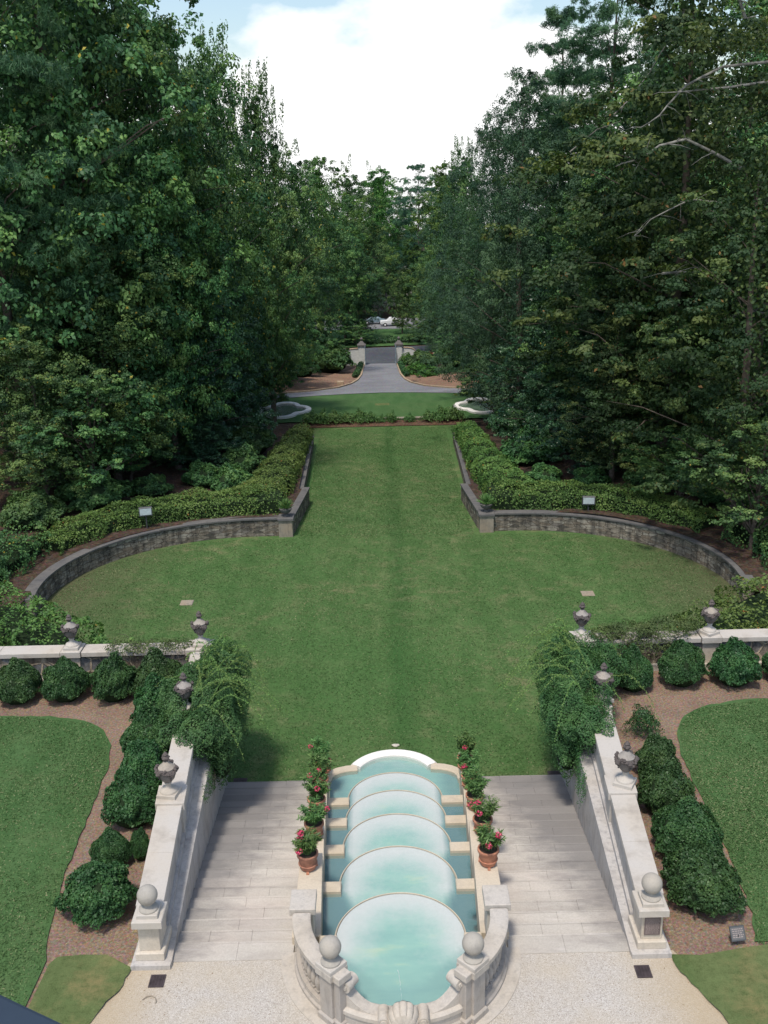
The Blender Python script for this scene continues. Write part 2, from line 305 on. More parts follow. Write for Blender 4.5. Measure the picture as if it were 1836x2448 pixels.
def basin_mat():
    """basin floor: turquoise plaster with white scale and painted sky glare that thicken towards the lip (vertex attribute 'scale')"""
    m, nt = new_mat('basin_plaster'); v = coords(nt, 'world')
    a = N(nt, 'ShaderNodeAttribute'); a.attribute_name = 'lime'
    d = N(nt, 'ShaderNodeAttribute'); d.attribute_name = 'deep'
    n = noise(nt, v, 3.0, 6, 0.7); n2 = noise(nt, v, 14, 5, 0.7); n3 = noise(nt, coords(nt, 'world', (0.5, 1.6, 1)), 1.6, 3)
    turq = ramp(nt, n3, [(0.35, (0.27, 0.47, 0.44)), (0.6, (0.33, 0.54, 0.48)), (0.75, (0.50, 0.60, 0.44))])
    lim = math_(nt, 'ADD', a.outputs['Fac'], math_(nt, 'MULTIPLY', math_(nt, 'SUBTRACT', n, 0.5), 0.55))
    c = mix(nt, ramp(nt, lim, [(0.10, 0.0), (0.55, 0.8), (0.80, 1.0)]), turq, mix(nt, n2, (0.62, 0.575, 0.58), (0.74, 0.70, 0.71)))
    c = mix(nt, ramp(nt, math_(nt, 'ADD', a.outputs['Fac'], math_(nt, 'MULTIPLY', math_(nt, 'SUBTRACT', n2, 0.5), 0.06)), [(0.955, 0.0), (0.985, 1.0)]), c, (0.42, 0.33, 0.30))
    c = mix(nt, d.outputs['Fac'], c, mix(nt, n2, (0.035, 0.14, 0.18), (0.07, 0.19, 0.23)))  # dark corners: depth, shade and dark tree reflections painted in
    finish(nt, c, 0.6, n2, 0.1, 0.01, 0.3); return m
MAT['basin'] = basin_mat()

# ------------------------------------------------------------------ mesh helpers
class MB:
    def __init__(s): s.v = []; s.f = []; s.uv = None; s.smooth = False
    def add(s, vs, fs):
        o = len(s.v); s.v += [tuple(map(float, p)) for p in vs]; s.f += [[i+o for i in f] for f in fs]; return s
    def box(s, x0, x1, y0, y1, z0, z1, rot=0, org=None, bev=0.0, taper=0.0):
        x0, x1 = min(x0, x1), max(x0, x1)
        b = bev
        if b > 0:
            s.poly([(x0, y0), (x1, y0), (x1, y1), (x0, y1)], z0, z1-b, rot, org)
            vs = [(x0, y0, z1-b), (x1, y0, z1-b), (x1, y1, z1-b), (x0, y1, z1-b), (x0+b, y0+b, z1), (x1-b, y0+b, z1), (x1-b, y1-b, z1), (x0+b, y1-b, z1)]
            fs = [(0, 1, 5, 4), (1, 2, 6, 5), (2, 3, 7, 6), (3, 0, 4, 7), (4, 5, 6, 7)]
            s.f.pop() # remove top of the lower prism
        else:
            t = taper
            vs = [(x0, y0, z0), (x1, y0, z0), (x1, y1, z0), (x0, y1, z0), (x0+t, y0+t, z1), (x1-t, y0+t, z1), (x1-t, y1-t, z1), (x0+t, y1-t, z1)]
            fs = [(3, 2, 1, 0), (0, 1, 5, 4), (1, 2, 6, 5), (2, 3, 7, 6), (3, 0, 4, 7), (4, 5, 6, 7)]
        if rot: vs = [rotz(p, rot, org or (0, 0)) for p in vs]
        return s.add(vs, fs)
    def poly(s, pts, z0, z1, rot=0, org=None):
        """upright prism over a plan polygon (counter-clockwise); z0/z1 numbers or functions"""
        a = sum(pts[i][0]*pts[(i+1) % len(pts)][1]-pts[(i+1) % len(pts)][0]*pts[i][1] for i in range(len(pts)))
        if a < 0: pts = pts[::-1]
        n = len(pts); g = lambda z, p: z(p[0], p[1]) if callable(z) else z
        vs = [(p[0], p[1], g(z0, p)) for p in pts]+[(p[0], p[1], g(z1, p)) for p in pts]
        if rot: vs = [rotz(p, rot, org or (0, 0)) for p in vs]
        fs = [(i, (i+1) % n, (i+1) % n+n, i+n) for i in range(n)]
        fs += [tuple(range(n-1, -1, -1)), tuple(range(n, 2*n))]
        return s.add(vs, fs)
    def lathe(s, prof, cx=0, cy=0, cz=0, n=24, sx=1, sy=1, mod=None):
        vs = []
        for r, z in prof:
            for i in range(n):
                a = 2*math.pi*i/n; rr = r*(mod(a, z) if mod else 1)
                vs.append((cx+rr*math.cos(a)*sx, cy+rr*math.sin(a)*sy, cz+z))
        fs = []
        for j in range(len(prof)-1):
            for i in range(n):
                k = (i+1) % n; fs.append((j*n+i, j*n+k, (j+1)*n+k, (j+1)*n+i))
        fs.append(tuple(range(n-1, -1, -1))); fs.append(tuple((len(prof)-1)*n+i for i in range(n)))
        return s.add(vs, fs)
    def tube(s, pts, rad, n=8):
        pts = [Vector(p) for p in pts]; rs = rad if hasattr(rad, '__len__') else [rad]*len(pts)
        vs = []; up = Vector((0.13, 0.21, 1))
        for i, p in enumerate(pts):
            d = (pts[min(i+1, len(pts)-1)]-pts[max(i-1, 0)]).normalized()
            if abs(d.dot(up.normalized())) > 0.97: up = Vector((1, 0.1, 0))
            a = d.cross(up).normalized(); b = d.cross(a)
            for k in range(n):
                t = 2*math.pi*k/n; vs.append(p+(a*math.cos(t)+b*math.sin(t))*rs[i])
        fs = []
        for i in range(len(pts)-1):
            for k in range(n):
                q = (k+1) % n; fs.append((i*n+k, i*n+q, (i+1)*n+q, (i+1)*n+k))
        fs.append(tuple(range(n-1, -1, -1))); fs.append(tuple((len(pts)-1)*n+k for k in range(n)))
        return s.add(vs, fs)
    def sweep(s, path, prof, closed=False, miter=True, zf=None):
        """profile (offset to the left of travel, height) swept along a plan path; stores UVs along the wall"""
        P = [Vector(p) for p in path]; n = len(P); m = len(prof); vs = []; ln = [0]
        for i in range(1, n): ln.append(ln[-1]+(P[i]-P[i-1]).length)
        for i, p in enumerate(P):
            if closed: d1 = (p-P[i-1]).normalized(); d2 = (P[(i+1) % n]-p).normalized()
            else: d1 = (p-P[max(i-1, 0)]).normalized() if i else (P[1]-p).normalized(); d2 = (P[min(i+1, n-1)]-p).normalized() if i < n-1 else d1
            d = (d1+d2).normalized(); nn = Vector((-d.y, d.x)); c = max(0.35, nn.dot(Vector((-d2.y, d2.x))))
            zz = zf(p.x, p.y) if zf else 0
            for o, z in prof: vs.append((p.x+nn.x*o/c, p.y+nn.y*o/c, z+zz))
        fs = []; uvs = []
        q = [0]
        for j in range(1, m): q.append(q[-1]+math.hypot(prof[j][0]-prof[j-1][0], prof[j][1]-prof[j-1][1]))
        for i in range(n if closed else n-1):
            k = (i+1) % n
            for j in range(m-1):
                fs.append((i*m+j, k*m+j, k*m+j+1, i*m+j+1))
                u0, u1 = ln[i], (ln[i+1] if i+1 < n else ln[i]+(P[0]-P[i]).length)
                uvs.append([(u0, prof[j][1]), (u1, prof[j][1]), (u1, prof[j+1][1]+(q[j+1]-q[j])*(abs(prof[j+1][1]-prof[j][1]) < 1e-6)), (u0, prof[j+1][1]+(q[j+1]-q[j])*(abs(prof[j+1][1]-prof[j][1]) < 1e-6))])
        if not closed:
            fs.append(tuple(range(m-1, -1, -1))); uvs.append([(prof[j][0], prof[j][1]) for j in range(m-1, -1, -1)])
            fs.append(tuple((n-1)*m+j for j in range(m))); uvs.append([(prof[j][0], prof[j][1]) for j in range(m)])
        base = len(s.f)
        s.add(vs, fs)
        if s.uv is None: s.uv = {}
        for i, u in enumerate(uvs): s.uv[base+i] = u
        return s
    def build(s, name, mat, parent=None, smooth=False, bevel=0):
        me = bpy.data.meshes.new(name); me.from_pydata(s.v, [], s.f)
        if s.uv:
            ul = me.uv_layers.new(name='uv'); k = 0
            for fi, f in enumerate(s.f):
                u = s.uv.get(fi)
                for j in range(len(f)):
                    ul.data[k].uv = u[j] if u else (0, 0); k += 1
        if not s.smooth: pass
        me.validate(); me.update()
        o = bpy.data.objects.new(name, me); COL.objects.link(o)
        if smooth:
            me.polygons.foreach_set('use_smooth', [True]*len(me.polygons))
            try: me.set_sharp_from_angle(angle=math.radians(38))
            except Exception: pass
        if mat is not None: me.materials.append(mat if not isinstance(mat, str) else MAT[mat])
        if bevel:
            b = o.modifiers.new('bevel', 'BEVEL'); b.width = bevel; b.segments = 2; b.limit_method = 'ANGLE'; b.angle_limit = math.radians(40)
        if parent: o.parent = parent
        return o
def rotz(p, a, c):
    x, y = p[0]-c[0], p[1]-c[1]
    return (c[0]+x*math.cos(a)-y*math.sin(a), c[1]+x*math.sin(a)+y*math.cos(a), p[2])
def tag(o, label=None, cat=None, group=None, kind=None):
    if label: o['label'] = label
    if cat: o['category'] = cat
    if group: o['group'] = group
    if kind: o['kind'] = kind
    return o
def empty(name, loc=(0, 0, 0), label=None, cat=None, group=None, rz=0):
    o = bpy.data.objects.new(name, None); COL.objects.link(o); o.location = loc; o.rotation_euler = (0, 0, rz)
    o.empty_display_size = 0.2
    return tag(o, label, cat, group)
def copy_tree(o, loc, rz, label, scale=None, group=None):
    c = o.copy(); COL.objects.link(c); c.location = loc; c.rotation_euler = (0, 0, rz); c['label'] = label
    if scale: c.scale = scale
    if group: c['group'] = group
    for ch in list(o.children):
        d = ch.copy(); COL.objects.link(d); d.parent = c
        for g in list(ch.children):
            e = g.copy(); COL.objects.link(e); e.parent = d
    return c
def in_poly(P, xs, ys):
    r = np.zeros(len(xs), bool); n = len(P); j = n-1
    for i in range(n):
        xi, yi = P[i]; xj, yj = P[j]
        c = ((yi > ys) != (yj > ys)) & (xs < (xj-xi)*(ys-yi)/((yj-yi) or 1e-9)+xi)
        r ^= c; j = i
    return r
def sheet(name, loop, zf, step, mat, holes=(), parent=None, kind='structure', thick=None):
    vs = []; es = []
    def add_loop(lp):
        dense = []
        for i in range(len(lp)):
            a, b = Vector(lp[i]), Vector(lp[(i+1) % len(lp)]); k = max(1, int((b-a).length/(step*1.0)))
            k = min(k, 200)
            for t in range(k): dense.append(a.lerp(b, t/k))
        o = len(vs); vs.extend(dense); n = len(dense)
        es.extend([(o+i, o+(i+1) % n) for i in range(n)])
    add_loop(loop)
    for h in holes: add_loop(h)
    xs = [p[0] for p in loop]; ys = [p[1] for p in loop]
    gx, gy = np.meshgrid(np.arange(min(xs)+step*0.47, max(xs), step), np.arange(min(ys)+step*0.53, max(ys), step))
    gx = gx.ravel(); gy = gy.ravel(); ok = in_poly(loop, gx, gy)
    for h in holes: ok &= ~in_poly(h, gx, gy)
    vs.extend([Vector((a, b)) for a, b in zip(gx[ok], gy[ok])])
    V, E_, F_, *_ = delaunay_2d_cdt(vs, es, [], 0, 1e-4)
    vx = np.array([v.x for v in V]); vy = np.array([v.y for v in V])
    F_ = np.array([f for f in F_ if len(f) == 3])
    cx = vx[F_].mean(1); cy = vy[F_].mean(1); ok = in_poly(loop, cx, cy)
    for h in holes: ok &= ~in_poly(h, cx, cy)
    F_ = F_[ok]
    me = bpy.data.meshes.new(name)
    me.from_pydata([(a, b, zf(a, b) if callable(zf) else zf) for a, b in zip(vx, vy)], [], F_.tolist())
    me.update(); me.polygons.foreach_set('use_smooth', [True]*len(me.polygons))
    if len(me.polygons) and me.polygons[0].normal.z < 0: me.flip_normals()
    me.materials.append(MAT[mat]); o = bpy.data.objects.new(name, me); COL.objects.link(o)
    if parent: o.parent = parent
    elif kind: o['kind'] = kind
    return o

# ------------------------------------------------------------------ leaves
def unit(a): return a/np.maximum(1e-6, np.linalg.norm(a, axis=-1, keepdims=True))
def leaf_mesh(name, P, Nn, size, tint, mat, aspect=0.62, parent=None, dirs=None, asdata=False, star=False):
    """many small separate leaf blades (pointed, folded along the midrib)"""
    n = len(P); P = np.asarray(P, float); Nn = unit(np.asarray(Nn, float))
    if dirs is None: dirs = rng.normal(size=(n, 3))
    T = unit(np.cross(Nn, dirs)) if dirs is not None else None
    if dirs is not None:
        D = dirs - (dirs*Nn).sum(1, keepdims=True)*Nn; D = unit(D); T = np.cross(Nn, D)
    size = np.broadcast_to(size, (n,))[:, None]
    a = P - D*size*0.5; b = P + T*size*aspect*0.5 + Nn*size*0.10; c = P + D*size*0.5; d = P - T*size*aspect*0.5 + Nn*size*0.10
    V = np.stack([a, b, c, d], 1).reshape(-1, 3).astype(np.float32)
    me = bpy.data.meshes.new(name)
    me.vertices.add(4*n); me.vertices.foreach_set('co', V.ravel())
    me.loops.add(4*n); me.loops.foreach_set('vertex_index', np.arange(4*n, dtype=np.int32))
    me.polygons.add(n); me.polygons.foreach_set('loop_start', np.arange(0, 4*n, 4, dtype=np.int32))
    me.polygons.foreach_set('loop_total', np.full(n, 4, dtype=np.int32))
    at = me.attributes.new('tint', 'FLOAT', 'FACE'); at.data.foreach_set('value', np.clip(tint, 0, 1).astype(np.float32))
    me.update(calc_edges=True); me.materials.append(MAT[mat])
    if asdata: return me
    o = bpy.data.objects.new(name, me); COL.objects.link(o)
    if parent: o.parent = parent
    return o
def rand_dir(n): return unit(rng.normal(size=(n, 3)))
def clumps_to_leaves(C, out, cr, per, leaf, flat=0.65, sub=5, up=0.55, jitter=0.75, subr=0.42):
    """C centres (k,3), out outward unit vectors (k,3), cr radii (k,)"""
    k = len(C); CT = rng.uniform(0.0, 0.92, k)
    S = rand_dir(k*sub).reshape(k, sub, 3); S = unit(S + out[:, None, :]*0.5 + np.array([0, 0, 0.35]))
    S *= (rng.uniform(0.35, 1.0, (k, sub, 1))*cr[:, None, None]); S[..., 2] *= flat
    SC = C[:, None, :] + S; SR = cr[:, None]*subr*rng.uniform(0.6, 1.2, (k, sub)); ST = CT[:, None]+rng.uniform(-0.18, 0.18, (k, sub))
    SC = SC.reshape(-1, 3); SR = SR.ravel(); ST = ST.ravel(); SO = np.repeat(out, sub, 0)
    m = max(1, per//sub); q = len(SC)
    dl = rand_dir(q*m); dl[:, 2] += 0.25; dl = unit(dl); rr = rng.uniform(0.45, 1.0, q*m)
    Pl = np.repeat(SC, m, 0)+dl*(np.repeat(SR, m)*rr)[:, None]*np.array([1, 1, flat])
    Nl = unit(dl*0.7 + np.repeat(SO, m, 0)*0.35 + np.array([0, 0, up]) + rng.normal(size=(q*m, 3))*jitter*0.6)
    T = np.repeat(ST, m)+rng.normal(size=q*m)*0.10
    T = np.where(rng.random(q*m) < 0.012, 1.0, np.clip(T, 0, 0.94))
    return Pl, Nl, leaf*rng.uniform(0.7, 1.25, q*m), T
def crown_data(name, seed, Hh, R, zb, prof, k, crad, per, leaf, mat, flat=0.65, droop=0.0, aspect=0.62, layers=0, spires=0, inner=2500, lobes=0.22, rmin=0.45, jitter=0.75, sub=5, subr=0.42):
    global rng
    rng = np.random.default_rng(seed)
    t = rng.random(k*6); keep = rng.random(k*6) < np.array([prof(x) for x in t])*0.8+0.15; t = t[keep][:k]; k = len(t)
    if layers: t = np.clip((np.floor(t*layers)+0.5+rng.normal(size=k)*0.13)/layers, 0.02, 0.99)
    a = rng.uniform(0, 2*math.pi, k)
    lob = 1 + lobes*np.sin(a*2+t*7+seed) + lobes*0.7*np.sin(a*3.3-t*11+seed*2) + lobes*0.5*np.sin(a*5+t*23)
    pr = np.array([prof(x) for x in t]); rad = R*pr*np.sqrt(rng.uniform(rmin**2, 1.0, k))*lob
    z = zb+(Hh-zb)*t - droop*rad/R*rng.uniform(0.5, 1.2, k)
    C = np.stack([rad*np.cos(a), rad*np.sin(a), z], 1)
    out = unit(np.stack([np.cos(a), np.sin(a), 0.15+0.8*(t-0.5)], 1))
    cr = rng.uniform(crad[0], crad[1], k)*(0.65+0.35*pr)
    P, Nn, S, T = clumps_to_leaves(C, out, cr, per, leaf, flat, sub, jitter=jitter, subr=subr)
    if spires:   # ragged leading shoots at the top and shoulders
        for _ in range(spires):
            tt = rng.uniform(0.55, 1.0); aa = rng.uniform(0, 2*math.pi); r0 = R*prof(tt)*rng.uniform(0.3, 0.95); hh = rng.uniform(1.2, 2.8)
            base = np.array([r0*math.cos(aa), r0*math.sin(aa), zb+(Hh-zb)*tt]); m = 170
            u = rng.random(m); w = 0.50*(1-u)+0.10; al = rng.uniform(0, 2*math.pi, m)
            lean = np.array([math.cos(aa)*0.35, math.sin(aa)*0.35, 1.0])
            q = base+u[:, None]*hh*lean+np.stack([np.cos(al)*w, np.sin(al)*w, rng.normal(size=m)*0.1], 1)
            P = np.vstack([P, q]); Nn = np.vstack([Nn, rand_dir(m)+np.array([0, 0, 0.6])]); S = np.append(S, leaf*rng.uniform(0.7, 1.2, m)); T = np.append(T, rng.uniform(0.3, 0.9, m))
    inner = int(inner*3)
    if inner:    # sparse shaded leaves deeper in, on the inner twigs
        tt = rng.random(inner); aa = rng.uniform(0, 2*math.pi, inner); pr2 = np.array([prof(x) for x in tt]); r2 = R*pr2*rng.uniform(0.10, 0.50, inner)
        q = np.stack([r2*np.cos(aa), r2*np.sin(aa), zb+(Hh-zb)*tt*0.95], 1)
        P = np.vstack([P, q]); Nn = np.vstack([Nn, np.stack([np.cos(aa), np.sin(aa), rng.normal(size=inner)*0.5], 1)+rng.normal(size=(inner, 3))*0.4]); S = np.append(S, rng.uniform(1.0, 1.5, inner)*leaf); T = np.append(T, rng.uniform(0.0, 0.9, inner))
    return leaf_mesh(name, P, Nn, S, T, mat, aspect, asdata=True), C
def trunk_data(name, seed, Hh, C, r0, mat, nl=26, rl=0.06):
    rd = random.Random(seed); mb = MB()
    pts = [(0.15*math.sin(z*0.35+seed), 0.12*math.cos(z*0.3+seed), z) for z in np.linspace(-1.2, Hh*0.92, 12)]
    mb.tube(pts, [r0*(1.25 if i == 0 else 1)*(1-i/11*0.88) for i in range(12)], 10)
    for c in [C[i] for i in rd.sample(range(len(C)), min(nl, len(C)))]:
        zz = max(Hh*0.12, c[2]-rd.uniform(1.0, 3.2)); q = np.interp(zz, [p[2] for p in pts], [p[0] for p in pts]); w = np.interp(zz, [p[2] for p in pts], [p[1] for p in pts])
        rr = rl*(1-0.6*zz/Hh); b = Vector((q, w, zz)); e = Vector(c); m1 = b.lerp(e, 0.4)+Vector((rd.uniform(-.3, .3), rd.uniform(-.3, .3), 0.25)); m2 = b.lerp(e, 0.75)+Vector((rd.uniform(-.3, .3), rd.uniform(-.3, .3), 0.3))
        mb.tube([b, m1, m2, e], [rr, rr*0.7, rr*0.45, rr*0.15], 6)
    o = mb.build(name, mat, smooth=True); me = o.data; bpy.data.objects.remove(o); return me

def tree_kinds():
    K = {}
    rnd = lambda t: math.sqrt(max(0.0, 1-(2*t-0.85)**2/1.35)) if t < 1 else 0.1
    egg = lambda t: max(0.10, math.sin(math.pi*min(1, (t*0.86+0.14)))**0.6)
    cone = lambda t: max(0.06, (1-t)**0.65*min(1, 0.55+t*3))
    tall = lambda t: max(0.10, (1-t**2.2)**0.8*min(1, 0.5+t*2.2))
    def kind(key, seed, prof, mat, barkm, R=6, Hh=20, zb=2.5, r0=0.35, nl=26, **kw):
        cd, C = crown_data('crown', seed, Hh, R, zb, prof, mat=mat, **kw)
        K[key] = dict(crown=cd, trunk=trunk_data('trunk', seed, Hh, C, r0, MAT[barkm], nl), R=R, H=Hh)
    kind('broad', 11, egg, 'lf_broad', 'bark', k=300, crad=(0.8, 1.6), per=190, leaf=0.19, spires=6)
    kind('broad_b', 12, rnd, 'lf_broad', 'bark', k=280, crad=(0.7, 1.5), per=190, leaf=0.19, lobes=0.28)
    kind('spiky', 13, tall, 'lf_broad', 'bark', k=300, crad=(0.6, 1.25), per=170, leaf=0.18, spires=46, lobes=0.2)
    kind('magnolia', 14, cone, 'lf_mag', 'bark', zb=0.6, k=330, crad=(0.6, 1.2), per=170, leaf=0.22, aspect=0.42, inner=3500)
    kind('pine', 15, egg, 'lf_pine', 'bark', zb=5, nl=30, k=330, crad=(0.7, 1.35), per=300, leaf=0.30, aspect=0.12, flat=0.45, layers=11, inner=500, lobes=0.3, rmin=0.35, jitter=1.2, sub=7, subr=0.36)
    kind('feather', 16, egg, 'lf_feather', 'bark', k=430, crad=(0.6, 1.2), per=170, leaf=0.15, flat=0.8, droop=1.8, aspect=0.4, inner=3500, lobes=0.25)
    kind('oak', 17, rnd, 'lf_oak', 'bark', k=260, crad=(0.7, 1.4), per=170, leaf=0.19, flat=0.42, layers=9, droop=0.8, inner=2200, lobes=0.3, nl=22)
    kind('fresh', 18, rnd, 'lf_fresh', 'bark', k=240, crad=(0.7, 1.4), per=150, leaf=0.22)
    kind('small', 19, rnd, 'lf_broad', 'bark', R=3, Hh=8, zb=2.2, r0=0.16, nl=20, k=95, crad=(0.45, 0.9), per=170, leaf=0.15, flat=0.5, inner=300)
    kind('blossom', 20, rnd, 'lf_pale', 'bark_light', R=3, Hh=8, zb=1.8, r0=0.1, nl=20, k=90, crad=(0.4, 0.8), per=90, leaf=0.2, inner=100)
    return K
KINDS = tree_kinds()
rng = np.random.default_rng(99)
CNAME = {'broad': 'tree', 'broad_b': 'tree', 'spiky': 'sweetgum_tree', 'magnolia': 'magnolia_tree', 'pine': 'pine_tree', 'feather': 'tree', 'oak': 'oak_tree', 'fresh': 'tree', 'small': 'small_tree', 'blossom': 'blossom_tree'}
def tree(kind, xd, Y, ytop, R, label, rz=0, group='trees of the wood round the lawn', base=None, X=None):
    """xd,ytop: where the crown's axis and top stand, Y the distance"""
    k = KINDS[kind]; top = at_Yd(xd, ytop, Y)
    mid = at_Yd(xd, ytop+160, Y); x = mid[0] if X is None else X
    zb = (H(x, Y) if base is None else base)-0.1; h = max(2.0, top[2]-zb)
    e = empty(CNAME[kind], (x, Y, zb), label, 'tree', group, rz); e.scale = (R/k['R'], R/k['R'], h/k['H'])
    for p in ('crown', 'trunk'):
        o = bpy.data.objects.new(p, k[p]); COL.objects.link(o); o.parent = e
    return e

# shrubs: unit mesh variants
def dome_points(n, R, Hh, seed, lump=0.16, freq=5.5, thick=0.16, low=-0.25):
    r = np.random.default_rng(seed)
    d = unit(r.normal(size=(n*2, 3))); d = d[d[:, 2] > low][:n]; n = len(d)
    ph = r.uniform(0, 6.28, 6)
    l = 1+lump*(np.sin(d[:, 0]*freq+ph[0])*np.sin(d[:, 1]*freq+ph[1])+0.7*np.sin(d[:, 2]*freq*1.3+d[:, 0]*freq*0.8+ph[2]))+lump*0.55*np.sin(d[:, 0]*freq*2.7+ph[3])*np.sin(d[:, 1]*freq*2.3+d[:, 2]*freq*2+ph[4])
    depth = r.random(n)**2*thick
    P = d*(l*(1-depth))[:, None]*np.array([R, R, Hh*0.62])+np.array([0, 0, Hh*0.40])
    hh_ = np.clip(P[:, 2]/Hh, 0, 1); P[:, :2] *= (1.10-0.30*hh_**1.5)[:, None]; P[:, 2] *= 1+0.10*np.clip(1-np.hypot(P[:, 0], P[:, 1])/R/.45, 0, 1)*(hh_ > .6)
    P[:, 2] = np.maximum(P[:, 2], 0.02)
    return P, d, depth/thick, r
def shrub_data(name, seed, R, Hh, n, leaf, mat, aspect=0.6, lump=0.16, freq=5.5, thick=0.22):
    P, d, dep, r = dome_points(n, R, Hh, seed, lump, freq, thick)
    n = len(P); Nn = d+np.array([0, 0, 0.35])+r.normal(size=(n, 3))*0.8
    cl = 0.5+0.25*np.sin(P[:, 0]*9/R*0.7+seed)*np.sin(P[:, 1]*8/R*0.7)+0.2*np.sin(P[:, 2]*10/R*0.7)
    T = cl*0.6+0.42*r.random(n)
    return leaf_mesh(name, P, Nn, leaf*r.uniform(0.7, 1.3, n), T, mat, aspect, asdata=True)
def core_data(name, R, Hh, mat='twig'):  # solid dark filler added behind the leaf gaps
    mb = MB(); mb.lathe([(R*0.5, 0.0), (R*0.76, Hh*0.16), (R*0.82, Hh*0.40), (R*0.70, Hh*0.66), (R*0.42, Hh*0.84), (R*0.08, Hh*0.91)], n=18, mod=lambda a, z: 1+0.06*math.sin(a*5+z*7))
    o = mb.build(name, mat, smooth=True); me = o.data; bpy.data.objects.remove(o); return me
BOX = [(shrub_data('foliage', 30+i, 1.0, 1.55, 16000, 0.092, 'lf_box', lump=0.11+0.02*i, freq=4+i, thick=0.30), core_data('branches', 1.0, 1.55)) for i in range(3)]
LOOSE = (shrub_data('foliage', 41, 1.0, 1.6, 2600, 0.12, 'lf_box', lump=0.3, freq=4, thick=0.6), None)
ROUND = [(shrub_data('foliage', 50+i, 1.0, 1.3, 6000, 0.13, m, lump=0.2, freq=5, aspect=0.6, thick=0.3), core_data('branches', 1.0, 1.3)) for i, m in enumerate(('lf_broad', 'lf_fresh', 'lf_hedge'))]
def shrub(name, data, x, y, z, R, Hh, label, cat='shrub', group=None, rz=0, hh=1.55):
    e = empty(name, (x, y, z), label, cat, group, rz); e.scale = (R, R, Hh/hh)
    o = bpy.data.objects.new('foliage', data[0]); COL.objects.link(o); o.parent = e
    if data[1]: o = bpy.data.objects.new('branches', data[1]); COL.objects.link(o); o.parent = e
    return e
def resample(path, step):
    P = [Vector(p) for p in path]; out = [P[0]]; acc = 0
    for a, b in zip(P, P[1:]):
        l = (b-a).length; k = max(1, int(l/step))
        for i in range(1, k+1): out.append(a.lerp(b, i/k))
    return out
def hedge(name, path, width, height, zf, leaf, mat, label, seed, dens=2.3, group=None, lump=0.13, widths=None, heights=None, cat='hedge'):
    """clipped hedge: leaves over a lumpy swept section, with a dark solid core added to block light"""
    r = np.random.default_rng(seed); P = resample(path, 0.5); n = len(P)
    d = np.array([[(P[min(i+1, n-1)]-P[max(i-1, 0)]).normalized().x, (P[min(i+1, n-1)]-P[max(i-1, 0)]).normalized().y] for i in range(n)])
    PP = np.array([[p.x, p.y] for p in P]); ln = np.append(0, np.cumsum(np.linalg.norm(np.diff(PP, axis=0), axis=1)))
    W = np.interp(ln/ln[-1], [0, .5, 1], widths) if widths else np.full(n, width)
    HH = np.interp(ln/ln[-1], [0, .5, 1], heights) if heights else np.full(n, height)
    area = ln[-1]*(np.mean(W)+2*np.mean(HH))+2*width*height; m = int(area*dens/(leaf*leaf*0.6)); m = min(m, 120000)
    s = r.uniform(-0.4, ln[-1]+0.4, m); sc = np.clip(s, 0, ln[-1]); x = np.interp(sc, ln, PP[:, 0]); y = np.interp(sc, ln, PP[:, 1]); dx = np.interp(sc, ln, d[:, 0]); dy = np.interp(sc, ln, d[:, 1])
    x += (s-sc)*dx; y += (s-sc)*dy
    w = np.interp(sc, ln, W); h = np.interp(sc, ln, HH)
    peri = r.random(m)*(w+2*h); a = np.zeros(m); z = np.zeros(m); nx = np.zeros(m); nz = np.zeros(m)
    L1 = peri < h; L2 = (peri >= h) & (peri < h+w); L3 = ~(L1 | L2)
    a[L1] = -w[L1]/2; z[L1] = peri[L1]; nx[L1] = -1
    a[L2] = peri[L2]-h[L2]-w[L2]/2; z[L2] = h[L2]; nz[L2] = 1
    a[L3] = w[L3]/2; z[L3] = h[L3]-(peri[L3]-h[L3]-w[L3]); nx[L3] = 1
    # round the shoulders
    sh = np.clip((z-h*0.72)/(h*0.28), 0, 1)*np.clip((np.abs(a)-w*0.22)/(w*0.28), 0, 1); a *= 1-0.20*sh; z -= 0.16*sh*h
    wob = lump*(np.sin(s*1.9+seed)+0.8*np.sin(s*4.3+z*3)+0.8*np.sin(a*5+s*2.6))+r.normal(size=m)*0.03-r.random(m)**2*0.16
    a += nx*wob; z += nz*wob
    X = x-dy*a; Y = y+dx*a; z = np.maximum(z, 0.05)
    Z = np.array([zf(p, q) for p, q in zip(X[::1], Y[::1])])+z
    Nn = np.stack([-dy*nx, dx*nx, nz*1.0+0.35], 1)+r.normal(size=(m, 3))*0.6
    T = np.clip(0.45+0.28*np.sin(s*1.3+a*2+seed)*np.sin(a*2.7+z*2.2+s*0.6)+r.normal(size=m)*0.17, 0, 0.94); T = np.where(r.random(m) < 0.006, 1.0, T)
    e = empty(name, (P[n//2].x, P[n//2].y, zf(P[n//2].x, P[n//2].y)), label, cat, group)
    inv = np.array([e.location.x, e.location.y, e.location.z])
    leaf_mesh('foliage', np.stack([X, Y, Z], 1)-inv, Nn, leaf*r.uniform(0.7, 1.3, m), T, mat, 0.6, parent=e)
    mb = MB(); vs = []
    for i in range(n):
        w2, h2 = W[i]/2-(0.20 if lump < .2 else .45), HH[i]-(0.24 if lump < .2 else .60)
        for (o, zz) in ((-w2, -0.3), (-w2, h2*0.78), (-w2*0.7, h2*0.97), (w2*0.7, h2*0.97), (w2, h2*0.78), (w2, -0.3)):
            px, py = PP[i, 0]-d[i, 1]*o, PP[i, 1]+d[i, 0]*o; vs.append((px-inv[0], py-inv[1], zf(px, py)+zz-inv[2]))
    fs = [(i*6+j, (i+1)*6+j, (i+1)*6+j+1, i*6+j+1) for i in range(n-1) for j in range(5)]+[tuple(range(5, -1, -1)), tuple((n-1)*6+j for j in range(6))]
    mb.add(vs, fs).build('branches', 'twig', e, smooth=True)  # solid fill added to block light, not modelled branches
    return e

